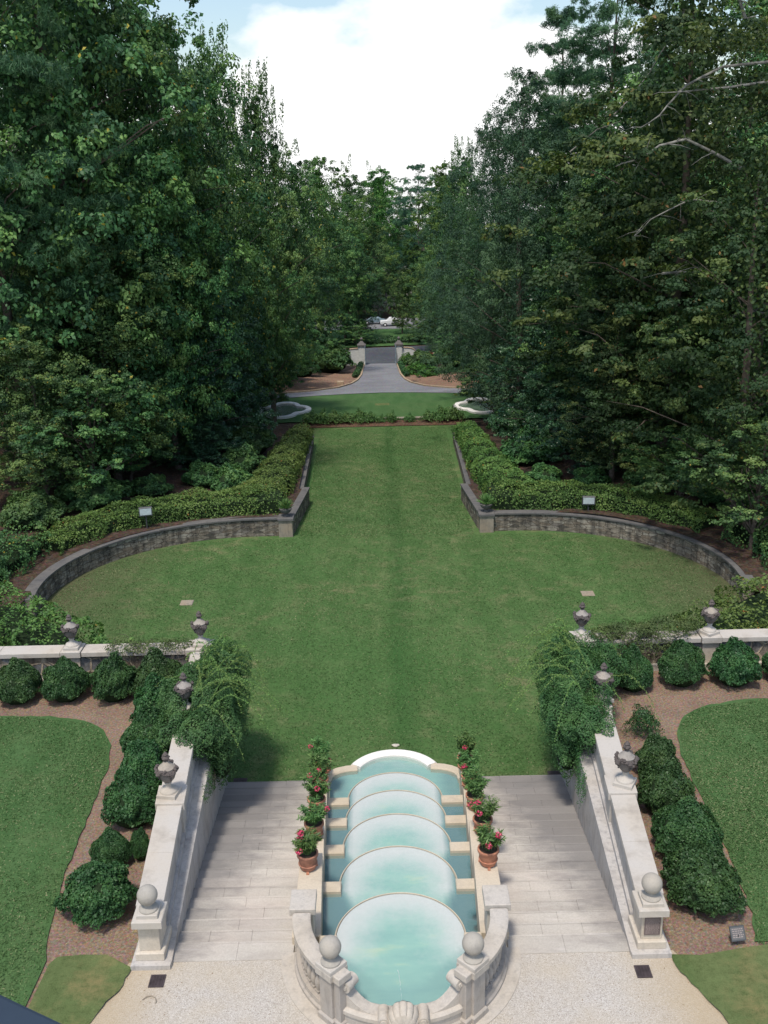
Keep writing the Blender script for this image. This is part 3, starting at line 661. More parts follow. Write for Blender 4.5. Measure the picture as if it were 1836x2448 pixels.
def bw(mb, name, mat, parent, smooth=False, bevel=0):
    o = mb.build(name, mat, parent, smooth, bevel)
    if parent is not None: o.location = -Vector(parent.location)
    return o
def arc(cx, cy, r, a0, a1, n):
    return [(cx+r*math.cos(math.radians(a0+(a1-a0)*i/n)), cy+r*math.sin(math.radians(a0+(a1-a0)*i/n))) for i in range(n+1)]
def mir(pts, s): return [(s*p[0], p[1]) for p in pts]

# ================================================================== SETTING
field_half = [(5.25, 26.4), (5.45, 28.75), (27, 28.75), (27, 34.5), (20.5, 37.8), (17.2, 40.2)] + [(6.8+10.2*math.cos(math.radians(a)), 42+10.2*math.sin(math.radians(a))) for a in range(-5, 91, 5)] + \
             [(5.6, 50.95), (5.15, 50.95), (4.78, 57.4), (5.12, 57.5), (5.52, 75.5), (6.5, 82.6)]
cres = [(6.35, 82.5), (7.0, 84.9), (8.2, 86), (14, 91), (16, 97), (13.0, 101.8), (10.9, 103.1), (7.0, 104.9), (3.5, 106.3), (0, 107.0)]
lawn_loop = field_half + mir(field_half, -1)[::-1]
lawn = sheet('lawn', lawn_loop, lambda x, y: zg(y)-0.5*max(0, (y-28)*0), 0.8, 'lawn')
lawn.name = 'lawn'
far_loop = [(6.6, 84.3)]+cres[1:]+mir(cres[1:-1], -1)[::-1]+[(-6.6, 84.3)]
sheet('far_lawn', far_loop, far_z, 0.9, 'far_lawn')
sheet('planting_bed', [(-6.6, 82.5), (6.6, 82.5), (6.9, 84.4), (-6.9, 84.4)], lambda x, y: zg(y)+0.035+0.1*sstep(82, 84, y), 0.8, 'mulch_dark')
# driveway and mulch banks
dr = [(2.45, 160), (2.5, 150), (2.55, 134), (2.9, 125), (3.5, 119.5), (4.9, 114.2), (7.5, 110.6), (10.7, 108.3), (16, 105.5), (24, 102), (24, 97), (16, 97.2), (13.0, 101.9), (10.9, 103.2), (7.0, 105.0), (3.5, 106.4), (0, 107.1)]
sheet('driveway', dr+mir(dr[:-1], -1)[::-1]+[(-2.45, 160)][:0], lambda x, y: zg(y)+0.055, 2.5, 'asphalt')
sheet('road', [(-60, 160+6), (-2.4, 160), (2.4, 160), (60, 166), (60, 186), (6, 180), (-6, 178.5), (-60, 176)], lambda x, y: zg(y)+0.06, 6, 'road')
sheet('verge_lawn', [(-60, 178), (-6, 180.2), (6, 181.6), (60, 188), (60, 205), (-60, 205)], lambda x, y: zg(y)+0.07, 6, 'far_lawn')
sheet('parking_area', [(-60, 205.1), (60, 205.1), (60, 222), (-60, 222)], lambda x, y: zg(y)+0.08, 8, 'asphalt')
hole = [(20.5, 28.75), (20.5, 33.5), (16.6, 36.0), (15.62, 39.0)]+[(6.8+8.98*math.cos(math.radians(a)), 42+8.98*math.sin(math.radians(a))) for a in range(-10, 91, 5)]+[(5.6, 51.1), (5.2, 51.25), (4.84, 57.35), (5.16, 57.45), (5.56, 75.5), (6.4, 82.5)]
hole = [(x, max(y, 29.0) if y < 30 else y) for x, y in hole]
hole_loop = hole+mir(hole, -1)[::-1]
sheet('ground', [(-260, 28.9), (260, 28.9), (260, 560), (-260, 560)], lambda x, y: H(x, y), 2.2 if False else 3.0, 'floor', holes=[])\
    if False else None
near_poly = [(-60, 29.0)]+[(-20.5, 29.0)]+[p for p in mir(hole, -1)[::1]][1:]+[p for p in hole[::-1]][:-1]+[(20.5, 29.0), (60, 29.0), (60, 120), (-60, 120)]
sheet('ground', near_poly, H, 1.3, 'floor')
sheet('woodland_ground', [(-260, 120), (-60, 120), (60, 120), (260, 120), (260, 600), (-260, 600)], lambda x, y: H(x, y) if abs(x) < 60 else H(60, y), 6, 'floor')
for s, nm in ((-1, 'left'), (1, 'right')):
    sheet('woodland_ground', [(s*60, 29.0), (s*260, 29.0), (s*260, 120), (s*60, 120)], lambda x, y: H(s*60, y), 12, 'floor')
    bank = [(3.7, 119.8), (5.1, 114.6), (7.7, 111.0), (10.9, 108.6), (16.2, 105.8), (17, 112), (11, 122), (7.0, 132), (4.4, 146), (3.4, 156), (2.65, 157), (2.7, 134), (3.05, 125.4)]
    sheet('straw_bed', mir(bank, s), lambda x, y: max(H(x, y)+0.09, zg(y)+0.06), 1.5, 'bank')
    # terrace
    gpts = [(5.36, 16.42), (5.42, 16.2), (5.5, 15.75), (5.78, 15.2), (6.1, 14.3), (6.9, 13), (8.2, 11.8), (8.2, 4)]
    sheet('flower_bed', mir([(5.3, 16.4), (6.05, 28.6), (60, 28.6), (60, 4), (8.2, 4)]+gpts[::-1][1:-1], s), lambda x, y: 0.0, 1.5, 'mulch')
    ledge = [(7.22, 16.55), (7.45, 17.4), (7.56, 18.5), (7.66, 20), (7.69, 22), (7.74, 23.5), (7.92, 24.7), (8.35, 25.5), (9.05, 26.08), (10.2, 26.4), (11.6, 26.45), (16, 26.4), (59, 26.4)]
    jag = []
    for i in range(len(ledge)-1):
        a, b = Vector(ledge[i]), Vector(ledge[i+1]); k = max(1, int((b-a).length/0.25)) if i < 11 else 6
        for t in range(k): q = a.lerp(b, t/k); jag.append((q.x+random.uniform(-.035, .035), q.y+random.uniform(-.035, .035)))
    jag.append((59, 26.4))
    if s < 0: low = [(59, 4.2), (9.0, 4.2), (8.0, 12.2), (7.3, 14.6), (7.24, 15.4)]
    else: low = [(59, 16.5), (14, 16.46)]
    sheet('side_lawn', mir(jag+low, s), lambda x, y: 0.035+0.012*math.sin(x*1.3)*math.sin(y), 0.6, 'side_lawn')
    g2 = []
    gg = [(5.42, 16.25), (5.48, 15.8), (5.76, 15.25), (6.08, 14.3), (6.86, 13.05), (8.1, 11.9), (8.3, 4.3)]
    for i in range(len(gg)-1):
        a, b = Vector(gg[i]), Vector(gg[i+1]); k = max(1, int((b-a).length/0.15)) if i < 5 else 4
        for t in range(k): q = a.lerp(b, t/k); g2.append((q.x+random.uniform(-.03, .03), q.y+random.uniform(-.03, .03)))
    g2.append((8.3, 4.3))
    if s < 0: out = [(8.9, 4.3), (7.9, 12.3), (7.2, 14.6), (7.16, 15.5), (7.12, 16.4), (7.0, 16.6), (6.5, 16.65), (6.0, 16.6)]
    else: out = [(40, 4.3), (40, 16.4), (14, 16.4), (9, 16.5), (7.5, 16.5), (6.5, 16.32), (6.0, 16.22)]
    sheet('sod_patch', mir(g2+out, s), lambda x, y: 0.05+0.02*math.sin(x*4)*math.sin(y*5), 0.3, 'sod')
sheet('gravel_court', [(-8.6, 3), (8.6, 3), (8.6, 11.85), (7.2, 13.2), (6.4, 14.5), (6.05, 15.3), (5.8, 15.85), (5.5, 16.42), (2.2, 16.42), (2.2, 16.5), (-2.2, 16.5), (-2.2, 16.42), (-5.5, 16.42), (-5.8, 15.85), (-6.05, 15.3), (-6.4, 14.5), (-7.2, 13.2), (-8.6, 11.85)],
      lambda x, y: 0.012, 0.5, 'gravel', holes=[arc(0, 16.5, 1.95, 180.5, 359.5, 24)+[(1.95, 16.49), (-1.95, 16.49)]])

# ================================================================== STAIRCASES
def stair_x(Y): return 4.62+0.05*(Y-16.4)
def cap_in(Y): return 4.77+0.0705*(Y-16.4)
def cap_out(Y): return 5.33+0.077*(Y-16.4)
NST = 20; TD = (26.5-16.4)/NST
for s in (-1, 1):
    e = empty('staircase', (s*3.4, 16.4, 0), 'wide pale stone stair going down to the lawn %s of the cascade' % ('left' if s < 0 else 'right, the less shaded flight'), 'stairs', 'twin stairs beside the cascade')
    if s < 0: e['label'] = 'wide pale stone stair left of the cascade, darkened with painted shade at its lower end'
    for i in range(NST):
        y0 = 16.4+TD*i; y1 = y0+TD+0.02; z = 0.018-0.131*i if i else 0.03
        rd = random.Random(i*3+s); x0 = 2.19; x1 = stair_x(y0)+0.02
        cuts = sorted([x0]+[x0+(x1-x0)*(f+rd.uniform(-.04, .04)) for f in ((.34, .70) if i % 2 else (.50,))]+[x1]); mb = MB()
        for ca, cb in zip(cuts, cuts[1:]):
            dz = rd.uniform(-.002, .002); mb.poly([(s*(ca+.0015), y0), (s*(cb-.0015), y0), (s*(cb-.0015), y1-.052), (s*(ca+.0015), y1-.052)], z-0.14, z+dz)
        st = bw(mb, 'step', 'stairs', e, bevel=0.004)
        mb = MB()
        for ca, cb in zip(cuts, cuts[1:]): mb.poly([(s*(ca+.004), y1-.047), (s*(cb-.004), y1-.047), (s*(cb-.004), y1+rd.uniform(.0, .012)), (s*(ca+.004), y1+rd.uniform(.0, .012))], z-0.14, z+rd.uniform(-.001, .002))
        nz = mb.build('nosing', 'stairs', st, bevel=0.003)

# ---- stair side walls
def finial_ball(parent, x, y, z, rot=0, mat='ball'):
    mb = MB(); mb.box(x-.21, x+.21, y-.21, y+.21, z, z+.09, rot, (x, y), bev=.012); bw(mb, 'ball_base', 'cap', parent)
    b = MB(); prof = [(0.19, 0), (0.19, .03), (.17, .055), (.10, .085), (.075, .13)]
    R = 0.205
    prof += [(R*math.cos(a), .13+R*0.95+R*math.sin(a)) for a in np.linspace(-1.25, 1.5, 16)]
    prof = [(max(0.004, r), q) for r, q in prof]
    b.lathe(prof, x, y, z+.09, 28); bw(b, 'ball_finial', mat, parent, smooth=True)
for s in (-1, 1):
    side = 'left' if s < 0 else 'right'
    e = empty('stair_wall', (s*5.0, 16.4, 0), 'pale stone wall with sloping sight line and ball-topped end post, %s of the stairs' % side, 'wall', 'pale walls flanking the stairs')
    e['label'] = 'pale stone stair wall on the left with a ball on its bare end post' if s < 0 else 'pale stone stair wall on the right with a bronze plaque on its end post'
    ys = [16.9, 20, 23, 26, 28.4]
    inner = [(s*stair_x(16.34), 16.34)]+[(s*stair_x(y), y) for y in ys]
    outer = [(s*(cap_out(y)-0.05), y) for y in ys[::-1]]+[(s*5.42, 17.0), (s*5.42, 16.2), (s*4.63, 16.2)]
    mb = MB(); mb.poly(inner+outer, -2.9, 0.12); bw(mb, 'lower_wall', 'stucco', e)
    up = [(s*(cap_in(y)+0.07), y) for y in ys]; uo = [(s*(cap_out(y)-0.08), y) for y in ys[::-1]]
    mb = MB(); mb.poly(up+uo, 0.119, 0.94); bw(mb, 'parapet', 'stucco', e)
    mb = MB(); mb.poly([(s*(cap_in(y)-0.0), y) for y in ys]+[(s*(cap_in(y)+0.0695), y) for y in ys[::-1]], 0.119, 0.25); bw(mb, 'base_moulding', 'stucco', e)
    # coping in stones with joints
    yy = [16.83, 18.4, 20.24]; k = 0
    segs = [(16.83, 18.5), (18.504, 20.24), (21.0, 22.7), (22.704, 24.3), (24.95, 26.6), (26.604, 28.3)]
    mb = MB()
    for a, b in segs:
        mb.poly([(s*cap_in(a), a), (s*cap_in(b), b), (s*cap_out(b), b), (s*cap_out(a), a)], 0.941, 1.08)
    bw(mb, 'coping', 'cap', e, bevel=.012)
    for uy in (20.62, 24.62):
        mb = MB(); a, b = uy-.38, uy+.38
        mb.poly([(s*(cap_in(a)-.05), a), (s*(cap_in(b)-.05), b), (s*(cap_out(b)+.05), b), (s*(cap_out(a)+.05), a)], 0.93, 1.13)
        mb.poly([(s*(cap_in(a)+.02), a+.09), (s*(cap_in(b)+.02), b-.09), (s*(cap_out(b)-.02), b-.09), (s*(cap_out(a)-.02), a+.09)], 0.118, .931)
        bw(mb, 'pier', 'cap', e, bevel=.01)
    # end post
    mb = MB(); cx = 5.03
    mb.box(s*4.76, s*5.34, 16.34, 17.15, .12, .30, bev=.02)
    mb.box(s*4.84, s*5.26, 16.42, 17.05, .30, .95, taper=0)
    bw(mb, 'end_post', 'newel', e, bevel=.012)
    mb = MB(); mb.box(s*4.73, s*5.33, 16.28, 16.90, .95, 1.11, bev=.015); bw(mb, 'end_post_cap', 'cap', e)
    finial_ball(e, s*5.03, 16.58, 1.11)
    if s > 0:
        pl = MB(); pl.box(4.89, 5.21, 16.395, 16.421, .42, .86); pl = bw(pl, 'plaque', 'bronze', e, bevel=.006)
        mb = MB(); rd = random.Random(5)
        for i in range(13):
            z = .82-i*.029; x = 4.915
            while x < 5.18:
                w = rd.uniform(.012, .035)
                if x+w > 5.185: break
                mb.box(x, x+w, 16.391, 16.3955, z-.011, z); x += w+.009
        o = mb.build('lettering', 'bronze_text', pl); o.location = (0, 0, 0)

# ---- urn walls (parapets at the back of the side gardens)
for s in (-1, 1):
    side = 'left' if s < 0 else 'right'
    e = empty('urn_wall', (s*10, 28.7, 0), 'low flagstone wall with pale coping behind the %s row of round shrubs' % side, 'wall', 'flagstone walls under the urns')
    mb = MB(); P = [(s*5.66, 28.75), (s*24, 28.75)]
    if s > 0: P = P[::-1]
    mb.sweep(P, [(0.22, -2.8), (0.22, 0.93), (-0.22, 0.93), (-0.22, -2.8)]); bw(mb, 'stone_face', 'flag', e)
    mb = MB(); xs = [6.45, 8.05, 9.70]; xs2 = [10.36, 12.3, 14.2, 16.2, 18.2, 20.3, 22.2, 24]
    for L_ in (xs, xs2):
        for a, b in zip(L_, L_[1:]): mb.box(s*(a+.004), s*(b-.004), 28.42, 29.02, .931, 1.09)
    bw(mb, 'coping', 'cap', e, bevel=.014)
    mb = MB(); mb.box(s*9.72, s*10.34, 28.38, 29.06, .929, 1.12, bev=.012); mb.box(s*5.62, s*6.43, 28.36, 29.10, .929, 1.12, bev=.012); bw(mb, 'pier_cap', 'cap', e)
    mb = MB(); mb.box(s*9.78, s*10.28, 28.47, 28.54, -.2, .93); mb.box(s*5.70, s*6.36, 28.42, 29.04, -2.8, .93); bw(mb, 'pier', 'newel', e)
    mb = MB(); mb.box(s*6.4, s*24, 28.38, 28.528, -.2, .20); bw(mb, 'footing', 'cast', e)

# ---- urns
def make_urn(x, y, z, label, rz=0.0):
    e = empty('urn', (x, y, z), label, 'urn', 'lidded stone urns on the walls', rz)
    mb = MB(); mb.box(-.23, .23, -.23, .23, 0, .10, bev=.012); mb.build('plinth', 'cap', e)
    mb = MB(); mb.lathe([(.21, .10), (.21, .13), (.195, .155), (.16, .17), (.14, .19), (.075, .24), (.062, .29), (.085, .315), (.085, .335), (.06, .35)], n=28); mb.build('foot', 'cap', e, smooth=True)
    mb = MB(); mb.lathe([(.055, .345), (.10, .37), (.155, .44), (.19, .52), (.205, .60), (.21, .68), (.20, .72)], n=36, mod=lambda a, q: 1+.03*math.cos(a*12)*(q < .62)); mb.build('bowl', 'urn_bowl', e, smooth=True)
    r = np.random.default_rng(3); mb = MB()
    for i in range(120):   # fruit-and-leaf swag: knobs packed round the shoulder, dipping between the masks
        a = i/90*2*math.pi*3+r.uniform(-.1, .1); dip = .045*math.cos(a*4); q = .69+dip+r.uniform(-.045, .045); rr = .232+r.uniform(-.008, .03); k = r.uniform(.028, .048)
        mb.lathe([(k*.5, -k*.85), (k, 0), (k*.5, k*.85)], rr*math.cos(a), rr*math.sin(a), q, 6)
    for i in range(4):
        a = i*math.pi/2+.785
        for j in range(4): k = .04-.007*j; mb.lathe([(k*.5, -k*.9), (k, 0), (k*.5, k*.9)], (.235-.012*j)*math.cos(a), (.235-.012*j)*math.sin(a), .66-.06*j, 6)
    mb.build('garland', 'urn_dark', e)
    mb = MB(); mb.lathe([(.19, .715), (.20, .735), (.20, .75), (.17, .775), (.12, .82), (.08, .87), (.05, .905), (.03, .915)], n=28); mb.build('lid', 'urn_light', e, smooth=True)
    mb = MB(); mb.lathe([(.03, .90), (.06, .92), (.045, .945), (.075, .965), (.095, 1.0), (.08, 1.035), (.055, 1.06), (.068, 1.085), (.04, 1.12), (.008, 1.16)], n=14, mod=lambda a, q: 1+.22*math.cos(a*5+q*30)); mb.build('finial', 'urn_dark', e, smooth=True)
    return e
URN = [(-10.03, 28.72, 1.12, 'dark-garlanded urn farthest left on the left flagstone wall, low leaves behind'), (-5.98, 28.74, 1.12, 'dark-garlanded urn at the bare corner of the left flagstone wall'),
       (-5.72, 24.62, 1.13, 'urn sunk to its shoulder in the big jasmine bush on the left'), (-5.41, 20.62, 1.13, 'urn on the coping of the left stair wall, against dark green shrubs'),
       (10.03, 28.72, 1.12, 'dark-garlanded urn farthest right on the right flagstone wall'), (6.00, 28.74, 1.12, 'dark-garlanded urn at the corner of the right flagstone wall, beside tangled creeper'),
       (5.78, 24.62, 1.13, 'urn sunk to its shoulder in the big jasmine bush on the right'), (5.46, 20.62, 1.13, 'urn on the coping of the right stair wall')]
u0 = make_urn(*URN[0])
for i, (x, y, z, lb) in enumerate(URN[1:]): copy_tree(u0, (x, y, z), i*0.7, lb)

# ================================================================== CASCADE FOUNTAIN
F = empty('cascade_fountain', (0, 16.5, 0), 'long stepped cascade of turquoise pools between the stairs', 'fountain')
YB = [16.60, 18.85, 20.85, 22.65, 24.30]; ZL = [0.20, -0.28, -0.78, -1.28, -1.78]; RL = 1.35; ZF = -2.42
def side_in(Y): return 1.63+0.036*(Y-16.6)
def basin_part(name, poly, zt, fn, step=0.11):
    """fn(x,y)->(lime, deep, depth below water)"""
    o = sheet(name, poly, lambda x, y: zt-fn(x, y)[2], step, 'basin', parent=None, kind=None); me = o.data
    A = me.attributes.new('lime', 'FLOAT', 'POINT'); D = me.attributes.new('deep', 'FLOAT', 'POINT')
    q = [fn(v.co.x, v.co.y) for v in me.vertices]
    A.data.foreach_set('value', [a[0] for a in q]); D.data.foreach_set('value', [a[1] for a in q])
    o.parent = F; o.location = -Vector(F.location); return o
for k in range(6):
    if k < 5:
        yb, z = YB[k], ZL[k]; yc = yb+.15; top = arc(0, yc, RL-.03, -6, 186, 40)
        if k == 0: poly = arc(0, 16.5, 1.80, 180, 360, 40)+[(1.64, yb)]+top+[(-1.64, yb)]
        else:
            y0 = YB[k-1]+.10; poly = [(-side_in(y0), y0), (side_in(y0), y0), (side_in(yb), yb)]+top+[(-side_in(yb), yb)]
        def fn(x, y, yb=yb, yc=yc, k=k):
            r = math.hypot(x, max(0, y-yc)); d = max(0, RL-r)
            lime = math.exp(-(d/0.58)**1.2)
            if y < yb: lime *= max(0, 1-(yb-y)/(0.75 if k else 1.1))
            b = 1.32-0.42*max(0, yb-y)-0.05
            deep = sstep(-.16, .12, abs(x)-b) if k else 0.30*sstep(0.0, 0.25, abs(x)-1.25+0.9*max(0, yb-y))*(1-sstep(0.5, 1.5, yb-y))+0.22*sstep(0.2, 1.6, yb-y)  # first pool: soft shadow beneath the cross walls painted in
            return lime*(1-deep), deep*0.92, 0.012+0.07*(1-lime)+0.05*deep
    else:
        z = ZF; y0 = YB[4]+.10
        poly = [(-side_in(y0), y0), (side_in(y0), y0), (1.96, 26.35), (1.90, 26.55), (1.66, 26.75), (1.30, 26.90)]+arc(0, 26.46, 1.20, 32, 148, 24)+[(-1.30, 26.90), (-1.66, 26.75), (-1.90, 26.55), (-1.96, 26.35)]
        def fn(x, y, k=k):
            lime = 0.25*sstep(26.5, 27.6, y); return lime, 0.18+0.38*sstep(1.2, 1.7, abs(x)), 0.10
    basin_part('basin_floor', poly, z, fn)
    o = sheet('water', poly, z, 0.3, 'water', parent=None, kind=None); o.parent = F; o.location = -Vector(F.location)
    if k < 5:
        zn = ZL[k+1] if k < 4 else ZF
        mb = MB(); cur = arc(0, yc, RL, -7, 187, 56)
        mb.sweep(cur, [(-.012, zn-.3), (-.012, z-.01), (0.0, z+.008), (.014, z+.003), (.03, z-.4)]); bw(mb, 'lip', 'curb', F, smooth=True)
        for s in (-1, 1):
            mb = MB(); mb.box(s*1.30, s*(side_in(yb)+.03), yb-.17, yb+.17, zn-.3, z+.085, bev=.02); bw(mb, 'cross_wall', 'curb', F)
# side walls carrying the pots
PY = [18.95, 20.70, 22.40, 24.05, 25.70]; PZ = [0.22, -0.24, -0.72, -1.20, -1.68]
for s in (-1, 1):
    mb = MB(); ye = [16.80, 19.50, 21.25, 22.95, 24.60, 26.55]
    for i in range(5):
        a, b = ye[i], ye[i+1]
        mb.poly([(s*side_in(a), a), (s*(2.235+.004*i), a), (s*(2.235+.004*i), b-.002), (s*side_in(b), b-.002)], -3.0, PZ[i])
    bw(mb, 'side_wall', 'curb', F, bevel=.012)
# far curb, its middle painted white as a sun patch
mb = MB(); mb.sweep(arc(0, 26.46, 1.34, 27, 153, 40), [(.17, -2.8), (.17, -2.36), (.12, -2.32), (-.12, -2.32), (-.17, -2.36), (-.17, -2.8)]); bw(mb, 'end_curb', 'white_curb', F, smooth=True)
for s in (-1, 1):
    pth = [(s*x, y) for x, y in [(2.08, 26.3), (2.05, 26.55), (1.93, 26.75), (1.72, 26.90), (1.45, 26.99), (1.15, 27.03)]]
    mb = MB(); mb.sweep(pth, [(.15, -2.8), (.15, -2.39), (.11, -2.35), (-.11, -2.35), (-.15, -2.39), (-.15, -2.8)] ); bw(mb, 'shoulder_curb', 'curb', F, smooth=True)
    mb = MB(); mb.box(s*1.98, s*2.12, 26.5, 26.75, -2.9, -1.75); bw(mb, 'end_post', 'curb', F, bevel=.01)
# horseshoe wall
CY = 16.5
mb = MB(); ro = arc(0, CY, 2.42, 178, 362, 60); ri = arc(0, CY, 2.08, 362, 178, 60); mb.poly(ro+ri, 0.0, .034); bw(mb, 'paving_ring', 'cast', F)
mb = MB(); mb.sweep(arc(0, CY, 1.96, 180, 360, 64), [(-.20, -.2), (-.20, .10), (-.16, .13), (-.15, .22), (.14, .22), (.14, -.35)]); bw(mb, 'base_wall', 'grey_step', F, smooth=True)
AP = math.degrees(math.atan2(14.92-CY, -1.31))   # pedestal direction
AP = AP % 360
mb = MB(); mb.sweep(arc(0, CY, 1.95, AP+2, 538-AP, 48) if False else arc(0, CY, 1.95, AP+1, 540-AP-1, 48), [(-.16, .20), (-.16, .30), (-.20, .33), (-.20, .41), (-.15, .44), (.15, .44), (.19, .41), (.19, .33), (.15, .30), (.15, .20)]); bw(mb, 'rim', 'cast', F, smooth=True)
for s in (-1, 1):
    a0, a1 = (180, AP) if s < 0 else (540-AP, 360)
    mb = MB(); mb.sweep(arc(0, CY, 1.95, a0, a1, 24), [(-.17, .93), (-.20, .96), (-.20, 1.05), (-.17, 1.07), (.13, 1.07), (.16, 1.05), (.16, .96), (.13, .93), (-.17, .93)]); bw(mb, 'handrail', 'cast', F, smooth=True)
    for i in range(9):
        a = a0+(a1-a0)*(0.13+0.84*i/8.6 if s < 0 else 1-(0.13+0.84*i/8.6)); x, y = 1.97*math.cos(math.radians(a)), CY+1.97*math.sin(math.radians(a))
        mb = MB(); mb.box(x-.06, x+.06, y-.06, y+.06, .22, .27, math.radians(a), (x, y))
        mb.lathe([(.045, .27), (.06, .33), (.075, .42), (.07, .50), (.04, .58), (.03, .62), (.05, .64), (.03, .67), (.045, .76), (.06, .84), (.05, .89)], x, y, 0, 12)
        mb.box(x-.06, x+.06, y-.06, y+.06, .89, .935, math.radians(a), (x, y)); bw(mb, 'baluster', 'grey_step', F, smooth=True)
    # end block at the stair side
    mb = MB(); mb.box(s*1.75, s*2.16, 16.60, 17.08, -.1, .98); mb.box(s*1.70, s*2.22, 16.53, 17.14, .98, 1.13, bev=.012); bw(mb, 'end_block', 'cast', F, bevel=.008)
    # pedestal (two interlocking squares turned to the curve)
    px, py = s*1.31, 14.92; ang = math.radians(45)
    mb = MB()
    mb.box(px-.165, px+.165, py-.165, py+.165, .18, 1.07, ang, (px, py)); mb.box(px-.21, px+.21, py-.21, py+.21, -.02, .18, ang, (px, py), bev=.03)
    qx, qy = s*1.155, 14.76
    mb.box(qx-.105, qx+.105, qy-.105, qy+.105, .17, 1.068, ang, (qx, qy)); mb.box(qx-.15, qx+.15, qy-.15, qy+.15, -.021, .17, ang, (qx, qy), bev=.03)
    bw(mb, 'pedestal', 'grey_step', F, bevel=.008)
    mb = MB(); mb.box(px-.215, px+.215, py-.215, py+.215, 1.07, 1.22, ang, (px, py), bev=.012); mb.box(qx-.15, qx+.15, qy-.15, qy+.15, 1.068, 1.215, ang, (qx, qy), bev=.012); bw(mb, 'pedestal_cap', 'cast', F)
    B2 = F
    finial_ball(F, px, py, 1.22, ang)
    # console scroll falling from the pedestal to the rim
    n = 12; d0 = AP+5 if s < 0 else 540-AP-5; sg = 1 if s < 0 else -1
    pts = []
    for i in range(n+1):
        t = i/n; a = math.radians(d0+sg*24*t); zt = .44+.48*(1-t)**2.6; pts.append((a, zt))
    mb = MB(); vs = []
    for a, zt in pts:
        for r_ in (1.82, 2.06): vs.append((r_*math.cos(a), CY+r_*math.sin(a), .43)); vs.append((r_*math.cos(a), CY+r_*math.sin(a), zt))
    fs = []
    for i in range(n):
        b = i*4; c = b+4; fs += [(b+1, c+1, c+3, b+3), (b, c, c+1, b+1), (b+2, b+3, c+3, c+2), (b, b+2, c+2, c)]
    fs += [(0, 1, 3, 2), (n*4, n*4+2, n*4+3, n*4+1)]; mb.add(vs, fs); bw(mb, 'console', 'cast', F)
    mb = MB(); a = math.radians(d0+sg*1.5); rr = Vector((math.cos(a), math.sin(a), 0)); tv = Vector((-rr.y, rr.x, 0)); c0 = Vector((0, CY, 0))+rr*1.94+tv*sg*.08; c0.z = .90
    mb.tube([c0-rr*.15, c0-rr*.149, c0+rr*.149, c0+rr*.15], [.09, .125, .125, .09], 20); mb.tube([c0-rr*.175, c0+rr*.175], .06, 16); mb.tube([c0-rr*.19, c0+rr*.19], .025, 10); bw(mb, 'volute', 'cast', F, smooth=True)
# shell spout
mb = MB(); vs = []; nf = 7; m = nf*6
ctr = Vector((0, 14.50, .44))
for j, (rad, yy, hh) in enumerate([(0.04, -.22, 0.02), (.12, -.24, .10), (.20, -.20, .22), (.245, -.10, .30), (.25, 0.0, .31), (.22, .05, .27)]):
    for i in range(m+1):
        t = i/m; a = math.radians(-8+196*t); fl = 1+.085*abs(math.sin(math.pi*nf*t)) - .05
        vs.append((rad*fl*math.cos(a)*1.0, 14.32+yy+0.05, .50+rad*fl*math.sin(a)*1.25))
w = m+1; fs = [(j*w+i, j*w+i+1, (j+1)*w+i+1, (j+1)*w+i) for j in range(5) for i in range(m)]
mb.add(vs, fs); sh = bw(mb, 'shell', 'cast', F, smooth=True)
sh.modifiers.new('thick', 'SOLIDIFY').thickness = .05
for s in (-1, 1):
    mb = MB(); x = s*.36
    for (r_, l) in ((.105, .20), (.07, .225), (.03, .24)): mb.tube([(x, 14.40-l, .54), (x, 14.40+l*.8, .54)], r_, 18)
    mb.box(x-.09, x+.09, 14.22, 14.52, .3, .50); bw(mb, 'scroll', 'cast', F, smooth=True)
mb = MB(); mb.box(-.24, .24, 14.12, 14.50, .12, .56, bev=.03); bw(mb, 'spout_block', 'grey_step', F)
mb = MB(); mb.box(-.13, .13, 14.10, 14.125, .16, .46, bev=0); bw(mb, 'mask', 'urn_dark', F)
mb = MB(); rd = random.Random(2)
for i in range(46):
    t = i/45; x = -.02-.06*t+rd.uniform(-.006, .006); y = 14.55+1.25*t; z = .62+.34*t-.72*t*t; k = rd.uniform(.002, .005)
    mb.lathe([(k*.5, -k*2), (k, 0), (k*.5, k*2)], x, y, z, 5)
bw(mb, 'water_jet', 'white', F)

